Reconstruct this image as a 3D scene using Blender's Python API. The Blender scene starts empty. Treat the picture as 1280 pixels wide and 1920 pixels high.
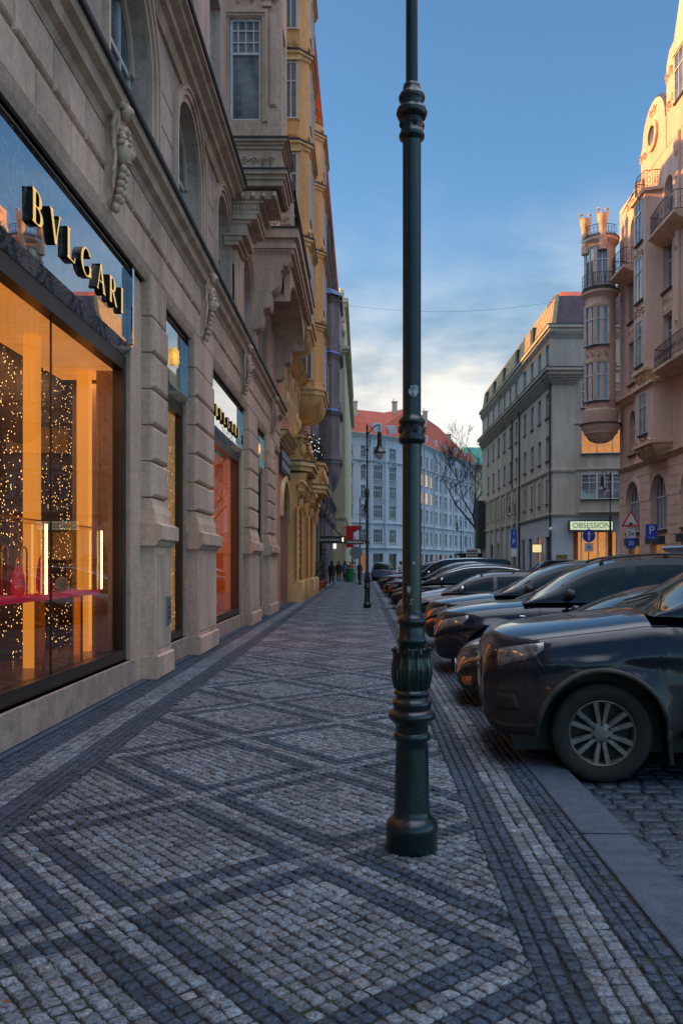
import bpy, bmesh, math, random
import numpy as np
from math import sin, cos, pi, radians, sqrt
from mathutils import Matrix, Vector
random.seed(7)
C = bpy.context.scene.collection
scene = bpy.context.scene
# ---------------------------------------------------------------- camera
K = 1563.0; VX, HY, CH = 680.0, 1056.0, 1.6      # focal length in photo pixels, vanishing point, eye height
cam = bpy.data.cameras.new('camera'); camo = bpy.data.objects.new('camera', cam); C.objects.link(camo)
camo.location = (0, 0, CH); camo.rotation_euler = (pi/2, 0, 0)
cam.sensor_fit = 'HORIZONTAL'; cam.sensor_width = 36; cam.lens = K/1280*36
cam.shift_x = -(VX-640)/1280; cam.shift_y = (HY-960)/1280
cam.clip_start = .05; cam.clip_end = 3000
scene.camera = camo
# ---------------------------------------------------------------- sky, sun, exposure
SUN_EL, SUN_AZ = radians(15), radians(-82)        # azimuth from +Y (street axis) towards -X
w = bpy.data.worlds.new("World"); scene.world = w; w.use_nodes = True
N = w.node_tree.nodes; Lk = w.node_tree.links; N.clear()
out = N.new('ShaderNodeOutputWorld'); bg = N.new('ShaderNodeBackground'); bg.inputs[1].default_value = .14
sky = N.new('ShaderNodeTexSky'); sky.sky_type = 'NISHITA'; sky.sun_disc = False
sky.sun_elevation = SUN_EL; sky.sun_rotation = SUN_AZ; sky.air_density = 1.0; sky.dust_density = .6; sky.ozone_density = 1.6
tc = N.new('ShaderNodeTexCoord'); sep = N.new('ShaderNodeSeparateXYZ'); Lk.new(tc.outputs['Generated'], sep.inputs[0])
mp = N.new('ShaderNodeMapping'); mp.inputs['Scale'].default_value = (1.5, 1.5, 3.6); mp.inputs['Location'].default_value = (.3, .1, .35)
Lk.new(tc.outputs['Generated'], mp.inputs[0])
nz = N.new('ShaderNodeTexNoise'); nz.inputs['Scale'].default_value = 3.1; nz.inputs['Detail'].default_value = 9; nz.inputs['Roughness'].default_value = .58; nz.inputs['Distortion'].default_value = .5
Lk.new(mp.outputs[0], nz.inputs[0])
cr = N.new('ShaderNodeMapRange'); cr.inputs[1].default_value = .5; cr.inputs[2].default_value = .9; Lk.new(nz.outputs[0], cr.inputs[0])
el = N.new('ShaderNodeMapRange'); el.interpolation_type = 'SMOOTHSTEP'; el.inputs[1].default_value = .24; el.inputs[2].default_value = .46; el.inputs[3].default_value = 1; el.inputs[4].default_value = 0
Lk.new(sep.outputs[2], el.inputs[0])
lo = N.new('ShaderNodeMapRange'); lo.interpolation_type = 'SMOOTHSTEP'; lo.inputs[1].default_value = .17; lo.inputs[2].default_value = .47; lo.inputs[3].default_value = .88; lo.inputs[4].default_value = 0
Lk.new(sep.outputs[2], lo.inputs[0])
ad = N.new('ShaderNodeMath'); ad.operation = 'ADD'; ad.use_clamp = True; Lk.new(cr.outputs[0], ad.inputs[0]); Lk.new(lo.outputs[0], ad.inputs[1])
fw = N.new('ShaderNodeMapRange'); fw.interpolation_type = 'SMOOTHSTEP'; fw.inputs[1].default_value = -.1; fw.inputs[2].default_value = .75; Lk.new(sep.outputs[1], fw.inputs[0])
mu = N.new('ShaderNodeMath'); mu.operation = 'MULTIPLY'; Lk.new(ad.outputs[0], mu.inputs[0]); Lk.new(el.outputs[0], mu.inputs[1])
mu2 = N.new('ShaderNodeMath'); mu2.operation = 'MULTIPLY'; Lk.new(mu.outputs[0], mu2.inputs[0]); Lk.new(fw.outputs[0], mu2.inputs[1])
n2 = N.new('ShaderNodeTexNoise'); n2.inputs['Scale'].default_value = 6; n2.inputs['Detail'].default_value = 7; Lk.new(mp.outputs[0], n2.inputs[0])
ccol = N.new('ShaderNodeValToRGB'); ccol.color_ramp.elements[0].position = .36; ccol.color_ramp.elements[0].color = (1.3, 1.68, 2.0, 1)
ccol.color_ramp.elements[1].position = .62; ccol.color_ramp.elements[1].color = (2.9, 2.95, 2.95, 1); Lk.new(n2.outputs[0], ccol.inputs[0])
tn = N.new('ShaderNodeMixRGB'); tn.blend_type = 'MULTIPLY'; tn.inputs[0].default_value = 1; tn.inputs[2].default_value = (.56, .80, .93, 1); Lk.new(sky.outputs[0], tn.inputs[1])
gw = N.new('ShaderNodeMapRange'); gw.interpolation_type = 'SMOOTHSTEP'; gw.inputs[1].default_value = .27; gw.inputs[2].default_value = .15; gw.inputs[3].default_value = 0; gw.inputs[4].default_value = 1
gn = N.new('ShaderNodeMath'); gn.operation = 'MULTIPLY_ADD'; gn.inputs[1].default_value = -.16; Lk.new(n2.outputs[0], gn.inputs[0]); Lk.new(sep.outputs[2], gn.inputs[2]); ga = N.new('ShaderNodeMath'); ga.operation = 'ADD'; ga.inputs[1].default_value = .08; Lk.new(gn.outputs[0], ga.inputs[0]); Lk.new(ga.outputs[0], gw.inputs[0])
gm = N.new('ShaderNodeMixRGB'); Lk.new(gw.outputs[0], gm.inputs[0]); Lk.new(ccol.outputs[0], gm.inputs[1]); gm.inputs[2].default_value = (4.4, 4.15, 3.75, 1)
mx = N.new('ShaderNodeMixRGB'); Lk.new(mu2.outputs[0], mx.inputs[0]); Lk.new(tn.outputs[0], mx.inputs[1]); Lk.new(gm.outputs[0], mx.inputs[2])
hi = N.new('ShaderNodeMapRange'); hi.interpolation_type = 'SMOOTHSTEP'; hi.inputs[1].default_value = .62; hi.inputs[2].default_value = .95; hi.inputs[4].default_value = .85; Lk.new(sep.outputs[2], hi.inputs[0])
mx2 = N.new('ShaderNodeMixRGB'); Lk.new(hi.outputs[0], mx2.inputs[0]); Lk.new(mx.outputs[0], mx2.inputs[1]); mx2.inputs[2].default_value = (10.5, 11.2, 13.0, 1)   # bright cloud added overhead, out of view, to lift the ambient light
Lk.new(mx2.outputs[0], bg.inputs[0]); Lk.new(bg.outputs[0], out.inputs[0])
sun = bpy.data.lights.new('sun', 'SUN'); sun.energy = 5.0; sun.angle = radians(.5); sun.color = (1, .46, .11)
suno = bpy.data.objects.new('sun', sun); C.objects.link(suno)
sd = Vector((sin(SUN_AZ)*cos(SUN_EL), cos(SUN_AZ)*cos(SUN_EL), sin(SUN_EL)))
suno.rotation_euler = sd.to_track_quat('Z', 'Y').to_euler(); suno.location = (-30, 20, 60)
scene.view_settings.view_transform = 'Standard'; scene.view_settings.look = 'None'
scene.view_settings.exposure = 0.95; scene.view_settings.gamma = 1
scene.render.engine = 'CYCLES'; cy = scene.cycles
cy.use_denoising = True; cy.max_bounces = 8; cy.transparent_max_bounces = 12; cy.sample_clamp_indirect = 6; cy.caustics_reflective = False; cy.caustics_refractive = False

# ---------------------------------------------------------------- materials
MATS = {}
def mat(name, col, rough=.7, var=.15, scale=3.0, bump=.0, bscale=60., metal=0., spec=.5, coat=0., emit=None, es=1., col2=None, streak=False, ior=1.5):
    if name in MATS: return MATS[name]
    m = bpy.data.materials.new(name); m.use_nodes = True; nt = m.node_tree; n = nt.nodes; l = nt.links
    b = n['Principled BSDF']; b.inputs['Roughness'].default_value = rough; b.inputs['Metallic'].default_value = metal
    b.inputs['IOR'].default_value = ior
    b.inputs['Specular IOR Level'].default_value = spec; b.inputs['Coat Weight'].default_value = coat; b.inputs['Coat Roughness'].default_value = .04
    g = n.new('ShaderNodeNewGeometry')
    if var > 0:
        t = n.new('ShaderNodeTexNoise'); t.inputs['Scale'].default_value = scale; t.inputs['Detail'].default_value = 8; t.inputs['Roughness'].default_value = .65
        if streak:
            q = n.new('ShaderNodeMapping'); q.inputs['Scale'].default_value = (1, 1, .22); l.new(g.outputs['Position'], q.inputs[0]); l.new(q.outputs[0], t.inputs[0])
        else: l.new(g.outputs['Position'], t.inputs[0])
        r = n.new('ShaderNodeValToRGB'); c2 = col2 or tuple(c*(1-var*1.6) for c in col)
        r.color_ramp.elements[0].position = .34; r.color_ramp.elements[1].position = .62
        r.color_ramp.elements[0].color = (*c2, 1); r.color_ramp.elements[1].color = (*[min(1, c*(1+var*.5)) for c in col], 1)
        l.new(t.outputs[0], r.inputs[0])
        tf = n.new('ShaderNodeTexNoise'); tf.inputs['Scale'].default_value = scale*11; tf.inputs['Detail'].default_value = 6; tf.inputs['Roughness'].default_value = .7; l.new(g.outputs['Position'], tf.inputs[0])
        rf_ = n.new('ShaderNodeMapRange'); rf_.inputs[1].default_value = .33; rf_.inputs[2].default_value = .6; rf_.inputs[3].default_value = 1-min(.4, var*1.0); rf_.inputs[4].default_value = 1.04; l.new(tf.outputs[0], rf_.inputs[0])
        vs = n.new('ShaderNodeVectorMath'); vs.operation = 'SCALE'; l.new(r.outputs[0], vs.inputs[0]); l.new(rf_.outputs[0], vs.inputs['Scale']); l.new(vs.outputs[0], b.inputs['Base Color'])
    else: b.inputs['Base Color'].default_value = (*col, 1)
    if bump > 0:
        t2 = n.new('ShaderNodeTexNoise'); t2.inputs['Scale'].default_value = bscale; t2.inputs['Detail'].default_value = 5; l.new(g.outputs['Position'], t2.inputs[0])
        bp = n.new('ShaderNodeBump'); bp.inputs['Strength'].default_value = bump; bp.inputs['Distance'].default_value = .02
        l.new(t2.outputs[0], bp.inputs['Height']); l.new(bp.outputs[0], b.inputs['Normal'])
    if emit: b.inputs['Emission Color'].default_value = (*emit, 1); b.inputs['Emission Strength'].default_value = es
    MATS[name] = m; return m
def node_mat(name):
    m = bpy.data.materials.new(name); m.use_nodes = True; MATS[name] = m
    return m, m.node_tree.nodes, m.node_tree.links, m.node_tree.nodes['Principled BSDF']
def glass_mat(name, tint=(1, 1, 1), ior=1.55):
    m = bpy.data.materials.new(name); m.use_nodes = True; n = m.node_tree.nodes; l = m.node_tree.links; n.clear()
    o = n.new('ShaderNodeOutputMaterial'); x = n.new('ShaderNodeMixShader'); tr = n.new('ShaderNodeBsdfTransparent'); tr.inputs[0].default_value = (*tint, 1)
    gl = n.new('ShaderNodeBsdfGlossy'); gl.inputs['Roughness'].default_value = .01
    fr = n.new('ShaderNodeFresnel'); fr.inputs[0].default_value = ior
    l.new(fr.outputs[0], x.inputs[0]); l.new(tr.outputs[0], x.inputs[1]); l.new(gl.outputs[0], x.inputs[2]); l.new(x.outputs[0], o.inputs[0])
    MATS[name] = m; return m

STUCCO_A = mat('beige_stucco', (.72, .49, .355), .82, .22, 1.1, .35, 45, streak=True)
STUCCO_A2 = mat('mauve_stucco', (.60, .43, .36), .8, .26, 1.6, .3, 45, streak=True)
STUCCO_G = mat('sandstone_trim', (.70, .49, .36), .8, .2, 2.5, .35, 50, streak=True)
FLASH = mat('dark_flashing', (.03, .04, .045), .5, .2, 8)
YEL = mat('ochre_stucco', (.84, .50, .20), .82, .18, .9, .3, 30, streak=True)
YEL2 = mat('pale_ochre_trim', (.84, .60, .28), .8, .18, 1.5, .3, 30, streak=True)
SALM = mat('salmon_stucco', (.66, .29, .19), .85, .18, 1.2, .3, 30, streak=True)
GREYP = mat('grey_stone', (.25, .215, .22), .85, .28, 1.5, .4, 25, streak=True)
PALE = mat('pale_lemon_stucco', (.56, .50, .32), .85, .12, .6, .2, 20, streak=True)
BLUEG = mat('pale_grey_plaster', (.50, .515, .56), .85, .12, .3, .1, 20, streak=True)
BLUEG2 = mat('grey_plaster_panel', (.30, .31, .38), .85, .12, .3, .1, 20)
TAN = mat('tan_render', (.50, .44, .36), .9, .2, .6, .4, 18, streak=True)
TANB = mat('tan_trim', (.52, .46, .36), .85, .15, .8, .2, 18, streak=True)
LGREY = mat('light_grey_render', (.46, .46, .48), .8, .1, .6, .1, 18)
ROSE = mat('rose_stucco', (.72, .48, .37), .85, .14, .7, .3, 20, streak=True)
ROSE2 = mat('rose_relief', (.72, .49, .32), .85, .2, 3, .3, 30)
REDT = mat('red_roof_tile', (.46, .075, .03), .8, .22, 1.5, .5, 6)
SLATE = mat('purple_sheet_roof', (.13, .07, .09), .45, .2, 2)
SUNGOLDR = mat('ribbed_metal_mansard', (.62, .48, .25), .42, .15, 2, metal=.35)  # gold tint puts the low sunlight into the metal's colour
COPPER = mat('green_copper_roof', (.10, .36, .28), .7, .2, 1)
WHITEW = mat('white_window_frame', (.62, .62, .62), .5, .08, 6)
DARKW = mat('dark_window_frame', (.04, .035, .03), .5, .1, 6)
IRON = mat('black_iron', (.012, .014, .016), .4, .2, 20)
PANE = mat('dark_glass_pane', (.05, .065, .085), .06, .3, .55, spec=.8, col2=(.22, .25, .29), ior=1.7)  # pale bluish patches stand for curtains and reflected sky
PANEH = mat('distant_window_pane', (.03, .04, .055), .12, .4, .35, spec=.25, col2=(.10, .12, .15), ior=1.4)
PANEL_ = mat('lit_window_pane', (.3, .2, .1), .3, .3, 1.2, emit=(1, .55, .2), es=.45)
EMW = mat('warm_lamp_light', (.9, .6, .3), .5, 0, emit=(1, .52, .16), es=1.6)

# ---------------------------------------------------------------- mesh builder
class MB:
    def __init__(s, T=None): s.v = []; s.f = []; s.T = T
    def V(s, p):
        s.v.append(s.T(*p) if s.T else tuple(p)); return len(s.v)-1
    def poly(s, pts): s.f.append([s.V(p) for p in pts])
    def box(s, a0, a1, b0, b1, c0, c1):
        i = [s.V((a, b, c)) for a in (a0, a1) for b in (b0, b1) for c in (c0, c1)]
        for q in ((0, 1, 3, 2), (4, 6, 7, 5), (0, 4, 5, 1), (2, 3, 7, 6), (0, 2, 6, 4), (1, 5, 7, 3)): s.f.append([i[k] for k in q])
    def block(s, s0, s1, z0, z1, d0, d1, c=.03):   # bevelled stone on a facade: (s, d, z)
        rings = [(0, d0), (0, d1-c), (c*.35, d1-c*.35), (c, d1)]
        R = [[s.V((s0+e, d, z0+e)), s.V((s1-e, d, z0+e)), s.V((s1-e, d, z1-e)), s.V((s0+e, d, z1-e))] for e, d in rings]
        s.bridge(R); s.f.append(list(R[-1]))
    def bridge(s, R, closed=True):
        for a, b in zip(R[:-1], R[1:]):
            n = len(a)
            for k in range(n if closed else n-1): s.f.append([a[k], a[(k+1) % n], b[(k+1) % n], b[k]])
    def prism(s, poly, a0, a1, order='szd'):       # poly of (p,q); extruded along first coordinate
        A = [s.V((a0, p, q)) for p, q in poly]; B = [s.V((a1, p, q)) for p, q in poly]
        s.bridge([A, B]); s.f.append(A[::-1]); s.f.append(list(B))
    def prismy(s, poly, b0, b1):                   # poly of (a,c), extruded along the second coordinate
        A = [s.V((p, b0, q)) for p, q in poly]; B = [s.V((p, b1, q)) for p, q in poly]
        s.bridge([A, B]); s.f.append(A[::-1]); s.f.append(list(B))
    def prismz(s, poly, c0, c1, sc=1., cx=0, cy=0):
        A = [s.V((p, q, c0)) for p, q in poly]; B = [s.V((cx+(p-cx)*sc, cy+(q-cy)*sc, c1)) for p, q in poly]
        s.bridge([A, B]); s.f.append(A[::-1]); s.f.append(list(B))
    def lathe(s, prof, cx=0, cy=0, seg=24, a0=0, a1=2*pi, cap=True):
        full = abs(a1-a0-2*pi) < 1e-6; n = seg if full else seg+1
        R = [[s.V((cx+r*cos(a0+(a1-a0)*k/seg), cy+r*sin(a0+(a1-a0)*k/seg), z)) for k in range(n)] for r, z in prof]
        s.bridge(R, full)
        if cap: s.f.append(R[0][::-1]); s.f.append(list(R[-1]))
    def tube(s, pts, r, seg=8, r1=None):
        pts = [Vector(p) for p in pts]; n = len(pts); R = []
        up = Vector((0, 0, 1))
        for i, p in enumerate(pts):
            d = (pts[min(i+1, n-1)]-pts[max(i-1, 0)]).normalized()
            a = d.cross(up)
            if a.length < .05: a = d.cross(Vector((1, 0, 0)))
            a.normalize(); b = d.cross(a)
            rr = r if r1 is None else r+(r1-r)*i/(n-1)
            if isinstance(r, (list, tuple)): rr = r[i]
            R.append([s.V(p+a*rr*cos(2*pi*k/seg)+b*rr*sin(2*pi*k/seg)) for k in range(seg)])
        s.bridge(R); s.f.append(R[0][::-1]); s.f.append(list(R[-1]))
    def ell(s, c, r, nu=10, nv=6):
        if not hasattr(r, '__len__'): r = (r, r, r)
        R = []
        for j in range(nv+1):
            t = pi*j/nv; rr = max(sin(t), .02)
            R.append([s.V((c[0]+r[0]*rr*cos(2*pi*k/nu), c[1]+r[1]*rr*sin(2*pi*k/nu), c[2]-r[2]*cos(t))) for k in range(nu)])
        s.bridge(R)
    def arch(s, sc, zc, r0, r1, d0, d1, n=14, a0=0, a1=pi):  # ring in the facade plane
        R = []
        for k in range(n+1):
            a = a0+(a1-a0)*k/n
            R.append([s.V((sc+r*cos(a), d, zc+r*sin(a))) for r, d in ((r0, d0), (r0, d1), (r1, d1), (r1, d0))])
        s.bridge(R); s.f.append(list(R[0])); s.f.append(list(R[-1]))
    def wall(s, s0, s1, z0, z1, ops, t=.35):
        S = sorted({s0, s1, *[o[0] for o in ops], *[o[1] for o in ops]}); Z = sorted({z0, z1, *[o[2] for o in ops], *[o[3] for o in ops]})
        S = [a for a in S if s0 <= a <= s1]; Z = [a for a in Z if z0 <= a <= z1]
        for a, b in zip(S[:-1], S[1:]):
            for c, d in zip(Z[:-1], Z[1:]):
                m, q = (a+b)/2, (c+d)/2
                if any(o[0] < m < o[1] and o[2] < q < o[3] for o in ops): continue
                s.poly([(a, 0, c), (b, 0, c), (b, 0, d), (a, 0, d)])
        for o in ops:
            a, b, c, d = o[:4]; ar = len(o) > 4 and o[4]
            if not ar:
                s.poly([(a, 0, d), (b, 0, d), (b, -t, d), (a, -t, d)]); zt = d
            else:
                r = (b-a)/2; m = (a+b)/2; zt = d-r*ar; n = 12
                P = [(m-r*cos(pi*k/n), zt+r*ar*sin(pi*k/n)) for k in range(n+1)]
                for (x0, y0), (x1, y1) in zip(P[:-1], P[1:]):
                    s.poly([(x0, 0, y0), (x1, 0, y1), (x1, 0, d), (x0, 0, d)]); s.poly([(x0, 0, y0), (x1, 0, y1), (x1, -t, y1), (x0, -t, y0)])
            s.poly([(a, 0, c), (a, 0, zt), (a, -t, zt), (a, -t, c)]); s.poly([(b, 0, c), (b, 0, zt), (b, -t, zt), (b, -t, c)]); s.poly([(a, 0, c), (b, 0, c), (b, -t, c), (a, -t, c)])
    def relief(s, s0, s1, z0, z1, d, seed=0, n=5):  # carved scrolls and leaves
        R = random.Random(seed); w_, h = s1-s0, z1-z0
        for k in range(n):
            cx = s0+w_*(k+.5)/n; cz = z0+h*(.5+.12*R.uniform(-1, 1)); r = min(w_/n, h)*.42; sg = R.choice((-1, 1))
            s.tube([(cx+sg*r*(1-q/14)*cos(q*.75), d+.012, cz+r*(1-q/14)*sin(q*.75)) for q in range(12)], r*.16, 5, r*.07)
            for q in range(4):
                a = R.uniform(0, 2*pi); s.ell((cx+r*1.0*cos(a), d, cz+r*.95*sin(a)), (r*.28, .03, r*.2), 6, 4)
            s.ell((cx, d, cz), (r*.3, .04, r*.3), 6, 4)
    def build(s, name, m, parent=None, smooth=False, norm=True):
        me = bpy.data.meshes.new(name); me.from_pydata([tuple(p) for p in s.v], [], s.f)
        if norm:
            bm = bmesh.new(); bm.from_mesh(me); bmesh.ops.recalc_face_normals(bm, faces=bm.faces); bm.to_mesh(me); bm.free()
        if m: me.materials.append(m)
        if smooth:
            me.polygons.foreach_set('use_smooth', [True]*len(me.polygons)); 
            if smooth is not True: me.set_sharp_from_angle(angle=radians(smooth))
        o = bpy.data.objects.new(name, me); C.objects.link(o)
        if parent: o.parent = parent; o.matrix_parent_inverse = parent.matrix_basis.inverted()
        return o
def tag(o, label=None, cat=None, group=None, kind=None):
    if label: o['label'] = label
    if cat: o['category'] = cat
    if group: o['group'] = group
    if kind: o['kind'] = kind
    return o
def thing(name, label, cat, loc=(0, 0, 0), rz=0, group=None):
    o = bpy.data.objects.new(name, None); C.objects.link(o); o.location = loc; o.rotation_euler = (0, 0, rz); o.empty_display_size = .1
    return tag(o, label, cat, group)
def local(mb, name, m, parent, smooth=False):       # mesh modelled in the parent's own space
    o = mb.build(name, m, None, smooth); o.parent = parent; return o
def copy_tree(o, parent=None):
    c = o.copy(); C.objects.link(c)
    if parent: c.parent = parent
    for ch in o.children: copy_tree(ch, c)
    return c
class Fac:                                           # facade frame: s along the wall, d outwards, z up
    def __init__(f, ox, oy, sx, sy, nx, ny): f.o = (ox, oy); f.s = (sx, sy); f.n = (nx, ny)
    def __call__(f, s, d, z): return (f.o[0]+s*f.s[0]+d*f.n[0], f.o[1]+s*f.s[1]+d*f.n[1], z)
    def rot(f): return math.atan2(f.n[1], f.n[0])-pi/2
    def off(f, d, ds=0): return Fac(f.o[0]+d*f.n[0]+ds*f.s[0], f.o[1]+d*f.n[1]+ds*f.s[1], *f.s, *f.n)
WC = {}
def window(F, sc, z0, w_, h, parent, style='cross', arch=0, d=-.25, fm=None, pm=None, sill=True, sillm=None):
    fm = fm or WHITEW; pm = pm or PANE
    key = (round(w_, 2), round(h, 2), style, arch, fm.name, pm.name, sill, sillm.name if sillm else '')
    if key not in WC:
        hw = w_/2; t = .055 if w_ < 1.6 else .07; zs = h-hw*arch if arch else h
        m = MB()
        m.box(-hw, -hw+t, -.04, .04, 0, zs); m.box(hw-t, hw, -.04, .04, 0, zs); m.box(-hw+t, hw-t, -.04, .04, 0, t)
        if arch:
            n = 12; R = []
            for k in range(n+1):
                a = pi*k/n; R.append([m.V(((hw-e)*cos(a), y, zs+(hw-e)*arch*sin(a))) for e, y in ((0, -.04), (0, .04), (t, .04), (t, -.04))])
            m.bridge(R)
        else: m.box(-hw+t, hw-t, -.04, .04, h-t, h)
        tz = h*.66 if not arch else min(zs, h*.62)
        if style in ('cross', 'grid', 'three', 'sash'): m.box(-hw+t, hw-t, -.035, .045, tz-t*.5, tz+t*.5)
        if style == 'cross': m.box(-t*.5, t*.5, -.03, .04, t, tz-t*.5); m.box(-t*.4, t*.4, -.03, .035, tz+t*.5, h-t)
        if style in ('grid', 'three'):
            k = max(2, int(round(w_/.55)))
            for i in range(1, k): x = -hw+w_*i/k; m.box(x-t*.45, x+t*.45, -.03, .04, t, tz-t*.5); m.box(x-t*.4, x+t*.4, -.03, .035, tz+t*.5, h-t*1.5 if not arch else h-t-abs(x)*.3*arch)
        if style == 'grid':
            m.box(-hw+t, hw-t, -.02, .03, tz*.5-.015, tz*.5+.015)
            zz = (tz+h)/2; m.box(-hw+t, hw-t, -.02, .03, zz-.015, zz+.015)
        if style == 'sash':
            for i in range(1, 4): x = -hw+w_*i/4; m.box(x-.014, x+.014, -.02, .03, tz+t*.5, h-t)
            for i in range(1, 3): zz = tz+(h-tz)*i/3; m.box(-hw+t, hw-t, -.02, .028, zz-.014, zz+.014)
        fr = m.build('window', fm, None)
        p = MB()
        if arch:
            n = 12; p.poly([(-hw+.01, 0, .01), (hw-.01, 0, .01)]+[((hw-.01)*cos(pi*k/n), 0, zs+(hw-.01)*arch*sin(pi*k/n)) for k in range(n+1)])
        else: p.poly([(-hw+.01, 0, .01), (hw-.01, 0, .01), (hw-.01, 0, h-.01), (-hw+.01, 0, h-.01)])
        pa = p.build('pane', pm, None, norm=False); si = None
        if sill:
            q = MB(); q.box(-hw-.08, hw+.08, 0.0, -d+.12, -.09, -.005); si = q.build('sill', sillm or FLASH, None)
        WC[key] = (fr.data, pa.data, si.data if si else None)
        for o in (fr, pa, si):
            if o: bpy.data.objects.remove(o)
    a, b, c = WC[key]
    o = bpy.data.objects.new('window', a); C.objects.link(o)
    o.location = F(sc, d, z0); o.rotation_euler = (0, 0, F.rot()); o.parent = parent; o.matrix_parent_inverse = parent.matrix_basis.inverted()
    for nm, me in (('pane', b), ('sill', c)):
        if me: q = bpy.data.objects.new(nm, me); C.objects.link(q); q.parent = o
    return o
def cornice(m, s0, s1, z, h, p, ret=True):           # stepped moulding profile h high, projecting p, top at z
    prof = [(0, z-h), (p*.18, z-h), (p*.25, z-h*.8), (p*.45, z-h*.72), (p*.5, z-h*.5), (p*.78, z-h*.36), (p*.82, z-h*.2), (p, z-h*.14), (p, z), (0, z+.01)]
    e = p if ret else 0
    m.prism(prof, s0-e*.0, s1+e*.0)
# ================================================================= ground, pavement, road
XW = -3.05
GR = mat('earth', (.05, .05, .055), .9, .1, .2)
g = MB(); g.poly([(-900, -300, -.14), (900, -300, -.14), (900, 1500, -.14), (-900, 1500, -.14)])
tag(g.build('ground', GR, norm=False), kind='structure')

def stone_mat(name, rough=.55, moss=True):
    m, n, l, b = node_mat(name)
    at = n.new('ShaderNodeAttribute'); at.attribute_name = 'tone'
    ge = n.new('ShaderNodeNewGeometry'); t = n.new('ShaderNodeTexNoise'); t.inputs['Scale'].default_value = 55; t.inputs['Detail'].default_value = 5; t.inputs['Roughness'].default_value = .7
    l.new(ge.outputs['Position'], t.inputs[0])
    r = n.new('ShaderNodeMapRange'); r.inputs[1].default_value = .32; r.inputs[2].default_value = .68; r.inputs[3].default_value = .22; r.inputs[4].default_value = 1.9; l.new(t.outputs[0], r.inputs[0])
    tb = n.new('ShaderNodeTexNoise'); tb.inputs['Scale'].default_value = .9; tb.inputs['Detail'].default_value = 6; l.new(ge.outputs['Position'], tb.inputs[0])
    rb = n.new('ShaderNodeMapRange'); rb.inputs[1].default_value = .35; rb.inputs[2].default_value = .65; rb.inputs[3].default_value = .72; rb.inputs[4].default_value = 1.2; l.new(tb.outputs[0], rb.inputs[0])
    mm_ = n.new('ShaderNodeMath'); mm_.operation = 'MULTIPLY'; l.new(r.outputs[0], mm_.inputs[0]); l.new(rb.outputs[0], mm_.inputs[1]); r = mm_
    v = n.new('ShaderNodeVectorMath'); v.operation = 'SCALE'; l.new(at.outputs['Color'], v.inputs[0]); l.new(r.outputs[0], v.inputs['Scale'])
    l.new(v.outputs[0], b.inputs['Base Color']); b.inputs['Roughness'].default_value = rough; b.inputs['Specular IOR Level'].default_value = .5
    t2 = n.new('ShaderNodeTexNoise'); t2.inputs['Scale'].default_value = 38; t2.inputs['Detail'].default_value = 6; l.new(ge.outputs['Position'], t2.inputs[0])
    bp = n.new('ShaderNodeBump'); bp.inputs['Strength'].default_value = 1.0; bp.inputs['Distance'].default_value = .02; l.new(t2.outputs[0], bp.inputs['Height']); l.new(bp.outputs[0], b.inputs['Normal'])
    return m
STONE = stone_mat('mosaic_stone', .5)
JOINT, n_, l_, b_ = node_mat('joint_dirt')
ge = n_.new('ShaderNodeNewGeometry'); t = n_.new('ShaderNodeTexNoise'); t.inputs['Scale'].default_value = 2.2; t.inputs['Detail'].default_value = 6; l_.new(ge.outputs['Position'], t.inputs[0])
r = n_.new('ShaderNodeValToRGB'); r.color_ramp.elements[0].position = .5; r.color_ramp.elements[0].color = (.008, .008, .009, 1); r.color_ramp.elements[1].position = .62; r.color_ramp.elements[1].color = (.016, .028, .008, 1)
l_.new(t.outputs[0], r.inputs[0]); l_.new(r.outputs[0], b_.inputs['Base Color']); b_.inputs['Roughness'].default_value = .95

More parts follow.
